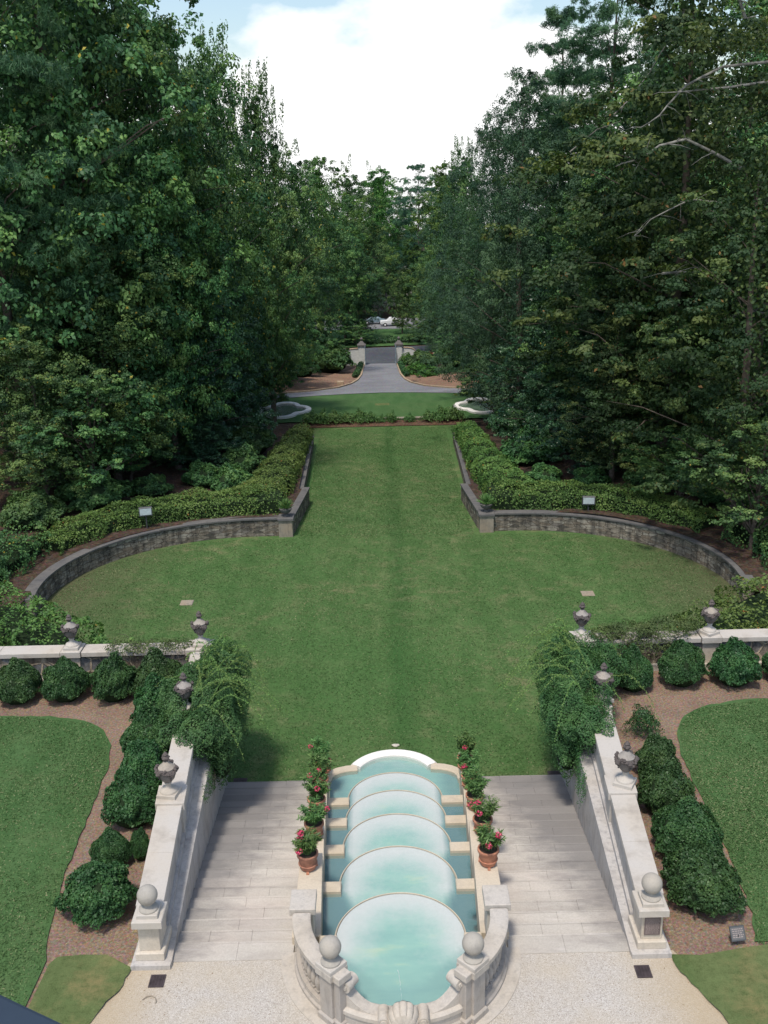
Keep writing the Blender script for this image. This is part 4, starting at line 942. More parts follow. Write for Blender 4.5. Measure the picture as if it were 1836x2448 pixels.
# ---- potted oleanders
def pot_plant(x, y, z, seed, label, tall=0.75, spread=0.48, flowers=4, dull=False, group='potted oleanders along the cascade'):
    r = np.random.default_rng(seed); e = empty('potted_oleander', (x, y, z), label, 'potted plant', group)
    mb = MB(); mb.lathe([(.17, .04), (.185, .08), (.215, .36), (.218, .365)], n=28); mb.lathe([(.235, .362), (.245, .375), (.245, .425), (.232, .435), (.205, .432), (.20, .37)], n=28)
    mb.lathe([(.20, .15), (.218, .155), (.218, .165), (.20, .17)], n=28)
    p = mb.build('pot', 'terracotta_dull' if dull else 'terracotta', e, smooth=True)
    mb = MB(); mb.lathe([(.20, .385), (.205, .395), (.02, .405)], n=20); mb.build('soil', 'soil', e)
    for a in (-1.57, .52, 2.62):
        mb = MB(); mb.box(-.03, .03, -.06, .06, 0, .04, a+1.57, (0, 0)); vs = [(q[0]+.17*math.cos(a), q[1]+.17*math.sin(a), q[2]) for q in mb.v]; mb.v = vs; mb.build('foot', 'terracotta', e)
    # stems and long leaves
    ns = 22; P = []; Nn = []; D = []; S = []; T = []; tips = []
    mb = MB()
    for i in range(ns):
        a = r.uniform(0, 6.28); l = r.uniform(.25, 1)**.6; b = np.array([.06*math.cos(a), .06*math.sin(a), .39]); t = np.array([spread*l*.8*math.cos(a), spread*l*.8*math.sin(a), .42+tall*r.uniform(.5, 1)*(1.15-.5*l)])
        mid = (b+t)/2+np.array([0, 0, .10]); mb.tube([b, mid, t], [.009, .007, .004], 5); tips.append(t)
        for j in range(46):
            u = r.uniform(.25, 1.05); c = (1-u)**2*b+2*u*(1-u)*mid+u*u*t
            al = r.uniform(0, 6.28); d = np.array([math.cos(al), math.sin(al), r.uniform(.1, .9)]); d /= np.linalg.norm(d); s_ = r.uniform(.10, .17)
            P.append(c+d*s_*.5); D.append(d); Nn.append(np.array([0, 0, 1.0])+r.normal(size=3)*.35); S.append(s_); T.append(r.uniform(.15, .95)*(.55+.45*u))
    leaf_mesh('leaves', np.array(P), np.array(Nn), np.array(S), np.minimum(np.array(T), .94), 'lf_olean', .20, parent=e, dirs=np.array(D))
    mb.build('stems', 'stem', e)
    for i in range(flowers):
        c = tips[(i*5) % ns]+np.array([0, 0, .03])
        c = c+np.array([r.uniform(-.05, .05), -abs(r.uniform(0, .1)), 0]); m = 46
        d = rand_dir(m); fP = c+d*np.array([.075, .075, .055]); leaf_mesh('flower_cluster', fP, d+r.normal(size=(m, 3))*.4, r.uniform(.035, .055, m), r.uniform(0, 1, m), 'petal', .9, parent=e)
    return e
names_l = ['nearest', 'second', 'third', 'fourth', 'farthest']
for s in (-1, 1):
    sd = 'left' if s < 0 else 'right'
    fl = [3, 1, 4, 1, 1] if s < 0 else [2, 3, 0, 1, 2]
    for i in range(5):
        lb = 'terracotta pot of oleander, %s of the %s row beside the cascade' % (names_l[i], sd)
        pot_plant(s*(2.03+.015*i)+(0.04 if i == 1 else 0), PY[i], PZ[i], 200+i+(10 if s > 0 else 0), lb, tall=[.62, .70, .80, .85, .9][i], spread=[.42, .46, .44, .42, .40][i], flowers=fl[i], dull=(s < 0 and i == 0))

# ================================================================== NEAR GARDEN
def box_shrub(i, x, y, R, Hh, label, rz):
    R *= (.80 if y < 26.5 else .88) if abs(x) < 9.5 else .93
    return shrub('round_shrub', BOX[i % 3], x, y, 0.0, R, Hh, label, group='dark rounded shrubs of the side gardens', rz=rz)
SL = [(-11.45, 27.5, .74, 1.2, 'rounded dark shrub at the left frame edge, first of three under the left flagstone wall'), (-9.98, 27.55, .70, 1.22, 'rounded dark shrub in the middle of three under the left flagstone wall'),
      (-8.50, 27.5, .74, 1.3, 'rounded dark shrub under the left flagstone wall, nearest the jasmine bush'), (-7.05, 27.3, .85, 1.45, 'dark shrub in the back corner where the two left walls meet'),
      (-13.0, 27.5, .74, 1.2, 'rounded dark shrub outside the left end of the row'),
      (-6.72, 25.7, .90, 1.5, 'tall dark shrub pressed against the jasmine bush on the left'), (-6.70, 24.1, .85, 1.35, 'dark shrub beside the left wall, just nearer than the half-hidden urn'),
      (-6.55, 22.7, .80, 1.25, 'dark shrub left of the urn on the left stair wall'), (-6.48, 21.2, .82, 1.15, 'broad dark shrub behind the two small ones on the left'),
      (-6.62, 19.55, .52, .85, 'small dark shrub, the left of the small pair by the left stair wall'), (-5.98, 19.75, .30, .75, 'smallest dark shrub, touching the left stair wall'),
      (-6.50, 17.95, .88, 1.15, 'big dark shrub by the ball-topped post on the left')]
SR = [(7.35, 27.35, .66, 1.2, 'rounded dark shrub half under the creeper on the right'), (8.90, 27.6, .72, 1.3, 'rounded dark shrub in the middle of the right flagstone wall'), (10.5, 27.55, .74, 1.3, 'rounded dark shrub below the farthest right urn'),
      (12.15, 27.6, .74, 1.2, 'rounded dark shrub cut by the right frame edge'), (6.78, 22.55, .70, 1.15, 'dark shrub right of the urn on the right stair wall'),
      (6.62, 21.05, .80, 1.2, 'dark shrub second nearest of the right column behind the small loose one'), (6.66, 19.5, .90, 1.25, 'broad dark shrub in the middle of the right stair wall column'), (6.52, 17.85, .95, 1.25, 'biggest dark shrub, by the plaque post on the right')]
SR[5] = (6.62, 21.05, .80, 1.2, 'dark shrub on the right, directly nearer than the one beside the urn')
for i, (x, y, R, h, lb) in enumerate(SL+SR): box_shrub(i, x, y, R, h, lb, i*1.3)
shrub('loose_shrub', LOOSE, 6.98, 24.6, 0, .42, .85, 'small open airy shrub standing alone on the mulch at right', group=None, hh=1.6)

def blob_leaves(blobs, n, leaf, mat, seed, parent, name='foliage', hang=0.0, org=(0, 0, 0), aspect=.5):
    r = np.random.default_rng(seed); tot = sum(b[3]*b[4]+b[4]*b[5] for b in blobs); P = []; Nn = []; T = []
    for (x, y, z, a, b, c) in blobs:
        m = int(n*(a*b+b*c)/tot); d = unit(r.normal(size=(m, 3))); d[:, 2] = np.abs(d[:, 2])*np.where(r.random(m) < .82, 1, -1)
        ph = r.uniform(0, 6, 4); l = 1+.22*np.sin(d[:, 0]*6+ph[0])*np.sin(d[:, 1]*5+ph[1])+.10*np.sin(d[:, 2]*9+ph[2]+d[:, 0]*4)+.07*np.sin(d[:, 0]*15+ph[3])*np.sin(d[:, 2]*13)
        dep = r.random(m)**2*.25; q = np.array([x, y, z])+d*(l*(1-dep))[:, None]*np.array([a, b, c]); P.append(q); Nn.append(d+np.array([0, 0, .5])+r.normal(size=(m, 3))*.6)
        T.append(.35+.25*np.sin(q[:, 0]*5)*np.sin(q[:, 1]*4+q[:, 2]*4)+.35*r.random(m))
    P = np.vstack(P); Nn = np.vstack(Nn); T = np.minimum(np.concatenate(T), .94)
    return leaf_mesh(name, P-np.array(org), Nn, leaf*r.uniform(.7, 1.3, len(P)), T, mat, aspect, parent=parent)
for s in (-1, 1):
    sd = 'left' if s < 0 else 'right'
    loc = (s*5.3, 25.0, 0)
    e = empty('jasmine_bush', loc, 'huge sprawling green bush spilling over the %s stair wall with long arching shoots' % sd, 'bush', 'jasmine bushes over the stair walls')
    bl = [(s*5.35, 25.6, 1.05, .95, 1.6, 1.05), (s*4.85, 24.6, .65, .70, 1.3, 1.0), (s*5.1, 26.8, .9, .9, 1.1, 1.1), (s*4.9, 25.8, .2, .75, 1.4, 1.4), (s*5.25, 23.6, .95, .6, .9, .65), (s*4.75, 24.2, -.1, .40, .8, .9), (s*5.3, 27.7, 1.0, .6, .7, .7)]
    if s < 0: bl += [(-5.9, 25.2, 1.0, .8, 1.2, .9), (-5.9, 23.9, .8, .6, .9, .7)]
    else: bl += [(6.2, 26.8, 1.1, .9, .8, .8)]
    bl = [(a_, b_, c_, d_*.93, e_*.95, f_*.92) for a_, b_, c_, d_, e_, f_ in bl]; blob_leaves(bl, 85000, .058, 'lf_vine', 60+s, e, org=loc)
    mb = MB()
    for (x, y, z, a, b, c) in bl: mb.lathe([(a*.25, -c*.72), (a*.6, -c*.45), (a*.76, 0), (a*.6, c*.45), (a*.25, c*.70)], x-loc[0], y-loc[1], z-loc[2], 14, 1, b/a)
    mb.build('branches', 'twig', e, smooth=True)  # solid dark filler behind the leaves, not modelled branches
    r = np.random.default_rng(70+s)
    for i in range(34):  # long arching shoots
        a = r.uniform(-.6, 2.4) if i < 24 else r.uniform(-2.8, 3.1)
        a = math.pi-a if s < 0 else a; a = a if False else a
        base = np.array([s*r.uniform(4.8, 5.7), r.uniform(24.0, 27.0), r.uniform(1.3, 1.9)])
        dirx = -s*abs(math.cos(a))*(1 if i < 26 else -.6); dy = math.sin(a)*.8-(.3 if i % 3 == 0 else 0); ln = r.uniform(1.0, 3.0); up = r.uniform(.5, 1.5)
        pts = []
        for t in np.linspace(0, 1, 12): pts.append(base+np.array([dirx*ln*t, dy*ln*t, up*(2.2*t-2.9*t*t)]) + np.array([0, 0, .03*math.sin(t*20+i)]))
        pts = np.array(pts)-np.array(loc); mb = MB(); mb.tube(pts, list(np.linspace(.007, .003, 12)), 4); st = mb.build('shoot', 'stem', e)
        u = np.repeat(np.linspace(.05, 1, 70), 2)*11; k = np.minimum(u.astype(int), 10); f = (u-k)[:, None]
        q = pts[k]*(1-f)+pts[np.minimum(k+1, 11)]*f+r.normal(size=(140, 3))*.018
        leaf_mesh('leaves', q, rand_dir(140)+np.array([0, 0, .8]), r.uniform(.035, .065, 140), r.uniform(.2, .9, 140), 'lf_spray', .5, parent=st)
    # trailing stems hanging on the wall face
    loc2 = (s*5.0, 24, 0); P = []
    for i in range(26):
        y = r.uniform(21.8, 26.4); x0 = s*(stair_x(y)-.03); z0 = r.uniform(.1, .7)-(0 if y > 23 else .2); l = r.uniform(.4, 1.4)*(1 if y > 23 else .6); m = int(90*l)
        t = r.random(m); P.append(np.stack([x0+r.normal(size=m)*.035-s*.02, y+.12*np.sin(t*5+i)+r.normal(size=m)*.05, z0-l*t], 1))
    P = np.vstack(P); leaf_mesh('trailing_stems', P-np.array(loc), np.array([[-s*1.0, -.2, .5]])+r.normal(size=(len(P), 3))*.4, .05, r.uniform(.2, .9, len(P)), 'lf_vine', .5, parent=e)
    # creeper on the coping of the flagstone wall
    loc = (s*8.0, 28.7, 1.0)
    e = empty('creeper', loc, 'thin tangled creeper sprawling over the coping of the %s flagstone wall' % sd, 'creeper', 'creepers on the flagstone walls')
    if s > 0: e['label'] = 'bushy creeper covering half the coping of the right flagstone wall'
    bl = [(s*7.4, 28.6, 1.1, .9, .35, .28), (s*8.3, 28.6, 1.1, .7, .35, .25), (s*6.7, 28.7, 1.1, .6, .3, .25)] if s < 0 else [(7.5, 28.7, 1.15, .9, .45, .40), (8.7, 28.75, 1.25, 1.0, .5, .38), (6.8, 28.65, 1.15, .55, .35, .3), (8.2, 28.4, .8, .9, .3, .35)]
    blob_leaves(bl, 2300 if s < 0 else 8500, .065, 'lf_creep', 80+s, e, org=loc)
    mb = MB()
    for i in range(26 if s < 0 else 30):
        a = np.array([s*r.uniform(6.5, 9.0), r.uniform(28.4, 28.9), 1.1])-np.array(loc); v = r.normal(size=3)*np.array([.5, .2, .25]); mb.tube([a, a+v*.5+np.array([0, 0, .12]), a+v+np.array([0, -.1, -.02])], [.008, .006, .003], 4)
    mb.build('stems', 'bark', e)

# little things on the ground
def grate(x, y, z, w, d, label, n=9, name='drain_grate'):
    e = empty(name, (x, y, z), label, 'drain grate'); mb = MB(); t = .025
    mb.box(-w/2, w/2, -d/2, -d/2+t, 0, .02); mb.box(-w/2, w/2, d/2-t, d/2, 0, .02); mb.box(-w/2, -w/2+t, -d/2+t, d/2-t, 0, .02); mb.box(w/2-t, w/2, -d/2+t, d/2-t, 0, .02); mb.build('frame', 'iron', e)
    mb = MB()
    for i in range(n): yy = -d/2+t+(d-2*t)*(i+.5)/n; mb.box(-w/2+t, w/2-t, yy-.008, yy+.008, .002, .017)
    for i in range(4): xx = -w/2+t+(w-2*t)*(i+.5)/4; mb.box(xx-.006, xx+.006, -d/2+t, d/2-t, .0, .0155)
    mb.build('bars', 'iron', e); return e
grate(-4.83, 15.90, .016, .30, .32, 'rusty square drain grate in the gravel in front of the left ball post')
grate(4.76, 15.85, .016, .30, .32, 'rusty square drain grate in the gravel in front of the plaque post')
grate(-4.75, 26.75, zg(26.7)+.01, .42, .30, 'small dark drain grate at the foot of the left stair')
grate(4.95, 26.75, zg(26.7)+.01, .42, .30, 'small dark drain grate at the foot of the right stair')
for x, lb in ((-9.05, 'flat stone cover set in the lawn on the left'), (8.94, 'flat stone cover set in the lawn on the right')):
    mb = MB(); mb.box(x-.28, x+.28, 41.2, 41.75, zg(41.4)-.05, zg(41.4)+.03); mb.build('cover_slab', 'pier'); tag(bpy.context.scene.objects[-1] if False else [o for o in COL.objects if o.name.startswith('cover_slab')][-1], lb, 'cover slab', 'stone covers in the lawn')
def rock(x, y, z, r_, label, mat='rock', name='rock'):
    g = np.random.default_rng(int(abs(x*100)+y)); mb = MB(); mb.lathe([(r_*.7, -.02), (r_, r_*.15), (r_*.8, r_*.4), (r_*.3, r_*.5)], x, y, z, 9, 1.3, .8, mod=lambda a, q: 1+.2*math.sin(a*3+x)); o = mb.build(name, mat, smooth=True); tag(o, label, 'stone'); return o
rock(.08, 25.3+3.35, zg(28)+.0, .10, 'single small white stone lying in the lawn beyond the white curb')
rock(1.55, 27.38, zg(27.4), .11, 'flat pale rock beside the right shoulder of the cascade curb', name='flat_rock')
rock(1.72, 27.18, zg(27.4), .09, 'smaller pale rock between the curb shoulder and the right side wall', name='flat_rock')
mb = MB(); mb.tube([(-5.02, 15.42, .03), (-4.95, 15.50, .035), (-4.86, 15.52, .03), (-4.78, 15.47, .03), (-4.74, 15.38, .03), (-4.75, 15.33, .025)], [.008, .012, .013, .010, .014, .008], 6); o = mb.build('dead_twig', 'pier', smooth=True); tag(o, 'curved brown dead twig lying on the gravel near the left grate', 'twig')
e = empty('garden_sign', (6.86, 16.5, .04), 'small dark framed sign on the mulch beside the biggest right shrub', 'sign', rz=.12)
def tilt(mb, a):
    c, s_ = math.cos(a), math.sin(a); mb.v = [(x, y*c-z*s_, y*s_+z*c+.10) for x, y, z in mb.v]; return mb
tilt(MB().box(-.14, .14, -.01, .01, 0, .27), .75*-1+.1).build('panel', 'signface', e)
fr = MB()
for b in ((-.155, .155, -.014, .014, .255, .28), (-.155, .155, -.014, .014, -.01, .015), (-.155, -.14, -.014, .014, .015, .255), (.14, .155, -.014, .014, .015, .255)): fr.box(*b)
tilt(fr, -.65).build('frame', 'darkmetal', e)
tx = MB(); rd = random.Random(4)
for i in range(5):
    x = -.11
    while x < .10:
        w = rd.uniform(.02, .05); tx.box(x, min(x+w, .12), -.012, -.0101, .205-i*.038, .225-i*.038); x += w+.012
tilt(tx, -.65).build('lettering', 'bronze_text', e)
MB().box(-.01, .01, .03, .05, -.05, .2).build('stake', 'darkmetal', e)
# grass blades, daisies and fallen leaves
MAT['lf_grass'] = leaf_mat('grass_blade', (0.052, 0.112, 0.036), (0.104, 0.186, 0.066), (0.27, 0.27, 0.15), 0.7, 0.15, 0.15, objvar=0.0)
MAT['lf_dry'] = leaf_mat('dry_leaf', (0.12, 0.07, 0.04), (0.28, 0.18, 0.10), (0.45, 0.36, 0.24), 0.8, 0.1, 0.15, objvar=0.0)
def scatter(name, xs, ys, zf, n, size, mat, label, keep=None, tm=.5, up=1.0, seed=1):
    r = np.random.default_rng(seed); x = r.uniform(*xs, n); y = r.uniform(*ys, n); ok = np.ones(n, bool)
    if keep is not None: ok = keep(x, y)
    if name == 'grass': ok &= r.random(n) > .75*np.clip(np.sin(x*1.7+np.sin(y*1.3)*1.5)*np.sin(y*.9+np.sin(x*.8)*1.7)+.35*np.sin(x*4.1+y*2.3)-.35, 0, 1)
    x, y = x[ok], y[ok]; m = len(x); z = np.array([zf(a, b) for a, b in zip(x, y)])
    cl = .6*np.sin(x*.9+np.sin(y*.7)*2)*np.sin(y*1.1+x*.3)+.6*np.sin(x*.35+np.sin(y*.21)*2+1)*np.sin(y*.3+1.3)+.4*np.sin(x*2.9+np.sin(y*2.1))*np.sin(y*2.3+np.sin(x*1.7)*1.4)-1.0*np.exp(-((x-.45)/.45)**2)*(abs(xs[0]+xs[1]) < 1)
    o = leaf_mesh(name, np.stack([x, y, z], 1), np.stack([r.normal(size=m)*.8, r.normal(size=m)*.8, np.full(m, up)], 1), size*r.uniform(.6, 1.5, m), np.clip(tm+.16*cl+r.normal(size=m)*.2, 0, 1), mat, .35)
    return tag(o, label, None, None, 'stuff')
edge = np.array(ledge)
for s in (-1, 1):
    def kp(x, y, s=s): return np.abs(x) > np.interp(y, [8, 16.55, 17.4, 20, 23.5, 25.0, 25.9, 26.4], [7.3, 7.25, 7.48, 7.68, 7.76, 8.1, 8.8, 11.0])
    scatter('grass', (min(s*7.2, s*14.5), max(s*7.2, s*14.5)), (8 if s < 0 else 16.5, 26.4), lambda x, y: .045, 90000, .055, 'lf_grass', 'short green grass of the %s side lawn' % ('left' if s < 0 else 'right'), kp, .42, seed=20+s)
scatter('grass', (-16, 16), (26.7, 50.2), lambda x, y: zg(y)+.012, 230000, .06, 'lf_grass', 'short mown grass of the lower lawn', lambda x, y: (((np.abs(x)-6.8)**2+(y-42)**2 < 73) | (np.abs(x) < 6.8) | ((y < 42) & (np.abs(x) < 15.2))) & (np.hypot(x, y-26.4) > 2.0) & ~((y < 28.9) & (np.abs(x) > 5.6)), .48, seed=31)
scatter('grass', (-5.6, 5.6), (50.2, 82), lambda x, y: zg(y)+.012, 110000, .075, 'lf_grass', 'short mown grass of the narrow upper lawn', lambda x, y: (np.abs(x) < 4.7+np.maximum(0, y-58)*.022) & (np.random.default_rng(9).random(len(x)) < 1.25-(y-50)/40), .48, seed=33)
for s in (-1, 1): scatter('fallen_leaves', (min(s*5.5, s*14), max(s*5.5, s*14)), (16.6, 28.2), lambda x, y: .012, 2600, .05, 'lf_dry', 'fallen dry leaves and chips on the %s mulch' % ('left' if s < 0 else 'right'), lambda x, y: ~((np.abs(x) > 7.9) & (y < 26.3)), .6, 2.5, seed=41+s)
scatter('fallen_leaves', (-6, 6), (13.5, 16.1), lambda x, y: .02, 260, .035, 'lf_dry', 'scattered dry leaves on the gravel', lambda x, y: (np.hypot(x, y-16.5) > 2.5) & (np.random.default_rng(3).random(len(x)) < (.15+.85*(np.abs(x) > 4.2))), .4, 2.5, seed=51)
scatter('fallen_leaves', (-15, 15), (27, 50), lambda x, y: zg(y)+.03, 260, .06, 'lf_dry', 'a few pale leaves on the lower lawn', lambda x, y: (np.abs(x) < 14) & (np.hypot(x, y-26.4) > 2.3), .9, 2.5, seed=61)
# dark window ledge under the camera
p1 = at_z(0, 2372, 13.75); p2 = at_z(170, 2452, 13.75)
d = (p2-p1)/np.linalg.norm(p2-p1); q1 = p1-d*.6; q2 = p2+d*.9
mb = MB(); nrm = np.array([d[1], -d[0]]); nrm = nrm if nrm[1] < 0 else -nrm
mb.poly([(q1[0], q1[1]), (q2[0], q2[1]), (q2[0]+nrm[0]*.35, q2[1]+nrm[1]*.35), (q1[0]+nrm[0]*.35, q1[1]+nrm[1]*.35)], 13.69, 13.75)
o = mb.build('window_ledge', 'ledge', bevel=.008); tag(o, 'dark slate-blue window ledge in the bottom left corner', 'window ledge')

# ================================================================== MIDDLE GROUND
AC = (6.8, 42.0)
for s in (-1, 1):
    sd = 'left' if s < 0 else 'right'
    e = empty('curved_wall', (s*5.2, 50.8, zg(50)), 'long curved rubble retaining wall round the %s end of the oval lawn' % sd, 'retaining wall', 'curved walls round the oval lawn')
    if s < 0: pth = [(-x, y) for x, y in arc(AC[0], AC[1], 8.98, -14, 90, 52)+[(5.75, 50.98)]]
    else: pth = (arc(AC[0], AC[1], 8.98, -14, 90, 52)+[(5.75, 50.98)])
    off = 1 if s < 0 else -1
    zl = lambda x, y: zg(min(y, 50.6))
    def P_(prof): return prof if s > 0 else [(-a, b) for a, b in prof][::-1]
    mb = MB(); mb.sweep(pth, P_([(.20, -.6), (.20, .92), (-.24, .92), (-.24, -.6)]), zf=zl); bw(mb, 'stone_face', 'rubble', e)
    mb = MB(); mb.sweep(pth, P_([(.26, .92), (.26, 1.0), (-.28, 1.0), (-.28, .92), (.26, .92)]), zf=zl); bw(mb, 'coping', 'dark_cap', e)
    mb = MB(); zz = zg(50.7); mb.box(s*5.0, s*5.74, 50.55, 51.3, zz-.6, zz+.93); bw(mb, 'end_pier', 'pier', e, bevel=.02)
    mb = MB(); mb.box(s*4.93, s*5.78, 50.48, 51.36, zz+.93, zz+1.05, bev=.015); bw(mb, 'end_pier_cap', 'dark_cap', e)
    for (pa, h0, h1, lb) in (([(5.12, 51.37), (4.72, 57.6)], 1.03, 1.0, 'first'), ([(5.12, 57.2), (5.55, 75.5)], .80, .75, 'second')):
        nm = 'side_wall'; e2 = empty(nm, (s*pa[0][0], pa[0][1], zg(pa[0][1])), ('dark-capped stone wall running back from the %s corner pier' if lb == 'first' else 'lower set-back stone wall beyond, along the %s edge of the narrow lawn') % sd, 'retaining wall', 'walls along the narrow lawn')
        pp = [(s*x, y) for x, y in resample([Vector(p) for p in pa], 1.5)] if False else [(s*v.x, v.y) for v in resample(pa, 1.5)]
        pr = [(-.16, -.6), (-.16, h0-.1), (.16, h0-.1), (.16, -.6)]; cp = [(-.21, h0-.1), (-.21, h0), (.21, h0), (.21, h0-.1), (-.21, h0-.1)]
        mb = MB(); mb.sweep(pp, pr[::-1], zf=lambda x, y: zg(y)); bw(mb, 'stone_face', 'rubble', e2)
        mb = MB(); mb.sweep(pp, cp[::-1], zf=lambda x, y: zg(y)); bw(mb, 'coping', 'dark_cap', e2)
    # planter with spiky plant
    pz = zz+1.05; e = empty('planter_urn', (s*5.36, 50.95, pz), 'squat dark planter with a spiky plant on the %s corner pier' % sd, 'planter', 'planters on the corner piers')
    mb = MB(); mb.lathe([(.14, 0), (.14, .05), (.07, .10), (.10, .15), (.24, .24), (.33, .38), (.34, .44), (.29, .44)], n=20); mb.build('bowl', 'dark_cap', e, smooth=True)
    r = np.random.default_rng(5); m = 110; dd = rand_dir(m); dd[:, 2] = np.abs(dd[:, 2])+.35; dd = unit(dd)
    leaf_mesh('spiky_leaves', dd*.33+np.array([0, 0, .42]), np.cross(dd, rand_dir(m)), .62, r.uniform(.3, .94, m), 'lf_olean', .09, parent=e, dirs=dd)
    # hedges
    gz = lambda x, y: H(x, y)-.02
    hp = [(s*x, y) for x, y in [(6.15, 74.0), (6.35, 66), (6.65, 58), (7.0, 54.5), (7.4, 53.0)]]
    hedge('hedge', hp, 2.0, 1.3, gz, .11, 'lf_hedge', 'clipped hedge running back beside the narrow lawn on the %s' % sd, 90+s, dens=1.6, group='hedges above the stone walls', widths=[1.5, 2.1, 2.8], heights=[1.2, 1.2, 1.25], lump=.09)
    a_ = arc(AC[0], AC[1], 10.7, 24 if s < 0 else 30, 92, 30)
    hp = [(s*x, y) for x, y in ([(6.6, 52.9)]+a_[::-1])]
    hedge('hedge', hp, 2.4, 1.3, gz, .11, 'lf_hedge', 'clipped hedge curving along the top of the %s retaining wall' % sd, 95+s, dens=1.7, group='hedges above the stone walls', widths=[2.8, 2.2, 1.8], heights=[1.25, 1.05, .85], lump=.09)
    hp = [(s*x, y) for x, y in [(17.7, 46.2), (18.3, 43), (18.3, 40), (17.9, 37.4)]]
    hedge('dark_hedge', hp, 2.6, 1.2, gz, .13, 'lf_broad', 'dark low hedge at the far %s end of the oval lawn' % sd, 99+s, dens=1.5, group='dark hedges at the lawn ends', lump=.22)
    # pale ground-cover shrubs behind the flagstone wall
    e = hedge('leafy_shrub_mass', [(s*x, y) for x, y in ([(7.2, 30.8), (9.5, 31.4), (12, 33.2), (15, 35.2), (19.5, 36.0)])], 3.2, 1.2, lambda x, y: (-2.35 if s > 0 else -2.3)+.05*abs(x)*0, .14, 'lf_fresh' if False else 'lf_hedge', 'loose light green shrubs behind the %s flagstone wall' % sd, 105+s, dens=1.35, group='light shrubs behind the flagstone walls', lump=.24, widths=[1.2, 3.0, 5.0], heights=[1.6, 2.3, 2.3], cat='shrubs')
# floodlights
for (x, y, lb, rz) in ((-12.45, 49.4, 'dark floodlight on a post behind the left curved wall', .25), (10.75, 50.55, 'pale-faced floodlight on a short post behind the right curved wall', -.1)):
    z = H(x, y) if True else 0; z = zg(y)+1.0; e = empty('floodlight', (x, y, z), lb, 'floodlight', None, rz); ph = .75 if x < 0 else .45
    MB().tube([(0, 0, -.2), (0, 0, ph)], .035, 8).build('post', 'darkmetal', e)
    mb = MB(); mb.box(-.34, .34, -.10, .12, ph, ph+.46, bev=.03); mb.build('housing', 'darkmetal', e)
    mb = MB(); mb.box(-.29, .29, -.115, -.099, ph+.06, ph+.40); mb.build('lens', 'lens', e)
# low wall and rose bushes at the top of the narrow lawn
e = empty('low_wall', (0, 84.3, zg(84)), 'low dark edging wall across the far end of the narrow lawn', 'low wall')
mb = MB(); mb.sweep([(6.9, 84.45), (0, 84.35), (-6.9, 84.45)], [(.18, -.4), (.18, .28), (-.18, .28), (-.18, -.4)], zf=lambda x, y: zg(y)); bw(mb, 'stone_face', 'rubble', e)
mb = MB(); mb.sweep([(6.9, 84.45), (0, 84.35), (-6.9, 84.45)], [(.22, .28), (.22, .35), (-.22, .35), (-.22, .28), (.22, .28)], zf=lambda x, y: zg(y)); bw(mb, 'coping', 'pier', e)
ROSE = (shrub_data('foliage', 120, 1.0, 1.3, 1500, .17, 'lf_olean', lump=.35, thick=.8, freq=4), None)
rb = [(-6.1, .85, .9), (-5.1, .8, 1.0), (-4.1, .85, .95), (-3.0, .7, .8), (-1.9, .72, 1.0), (-1.0, .6, .8), (-.1, .4, .6), (.8, .55, .8), (2.3, .5, .65), (3.9, .65, .8), (5.0, .8, 1.05), (6.1, .85, 1.1)]
nth = ['first', 'second', 'third', 'fourth', 'fifth', 'sixth', 'seventh', 'eighth', 'ninth', 'tenth', 'eleventh', 'twelfth']
for i, (x, R, h) in enumerate(rb): shrub('rose_bush', ROSE, x, 83.7, zg(83.7)+.05, R*1.0, h*1.1, 'loose rose bush before the low edging wall, %s from the left' % nth[i], group='rose bushes along the edging wall', rz=i, hh=1.3)
# quatrefoil pools
for s in (-1, 1):
    sd = 'left' if s < 0 else 'right'; cx, cy = s*9.32, 92.9; zz = zg(92.9)+.04
    e = empty('quatrefoil_pool', (cx, cy, zz), 'white-rimmed quatrefoil pool on the far lawn, %s side' % sd, 'pool', 'quatrefoil pools on the far lawn')
    def qf(k, n=10):
        P = []
        for q in range(4):
            a0 = q*90; ccx, ccy = 1.15*math.cos(math.radians(a0)), 1.55*math.sin(math.radians(a0))
            for i in range(n+1): a = math.radians(a0-80+160*i/n); P.append((ccx+k*1.22*math.cos(a), ccy+k*1.5*math.sin(a)))
        return P
    P = qf(1.0); mb = MB(); mb.sweep(P, [(.26, -.6), (.26, .14), (.20, .19), (-.20, .19), (-.26, .14), (-.26, -.35)], closed=True); mb.build('rim', 'white_curb', e, smooth=True)
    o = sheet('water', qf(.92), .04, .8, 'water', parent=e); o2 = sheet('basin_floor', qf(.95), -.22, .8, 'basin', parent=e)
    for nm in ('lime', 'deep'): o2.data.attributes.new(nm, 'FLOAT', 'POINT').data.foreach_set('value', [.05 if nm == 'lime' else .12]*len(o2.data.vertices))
mb = MB(); mb.box(-.7, .7, 95.6, 96.6, zg(96)-.1, zg(96)+.08); o = mb.build('ground_vent', 'sod', bevel=.03); tag(o, 'small worn square patch set in the middle of the far lawn', 'cover')

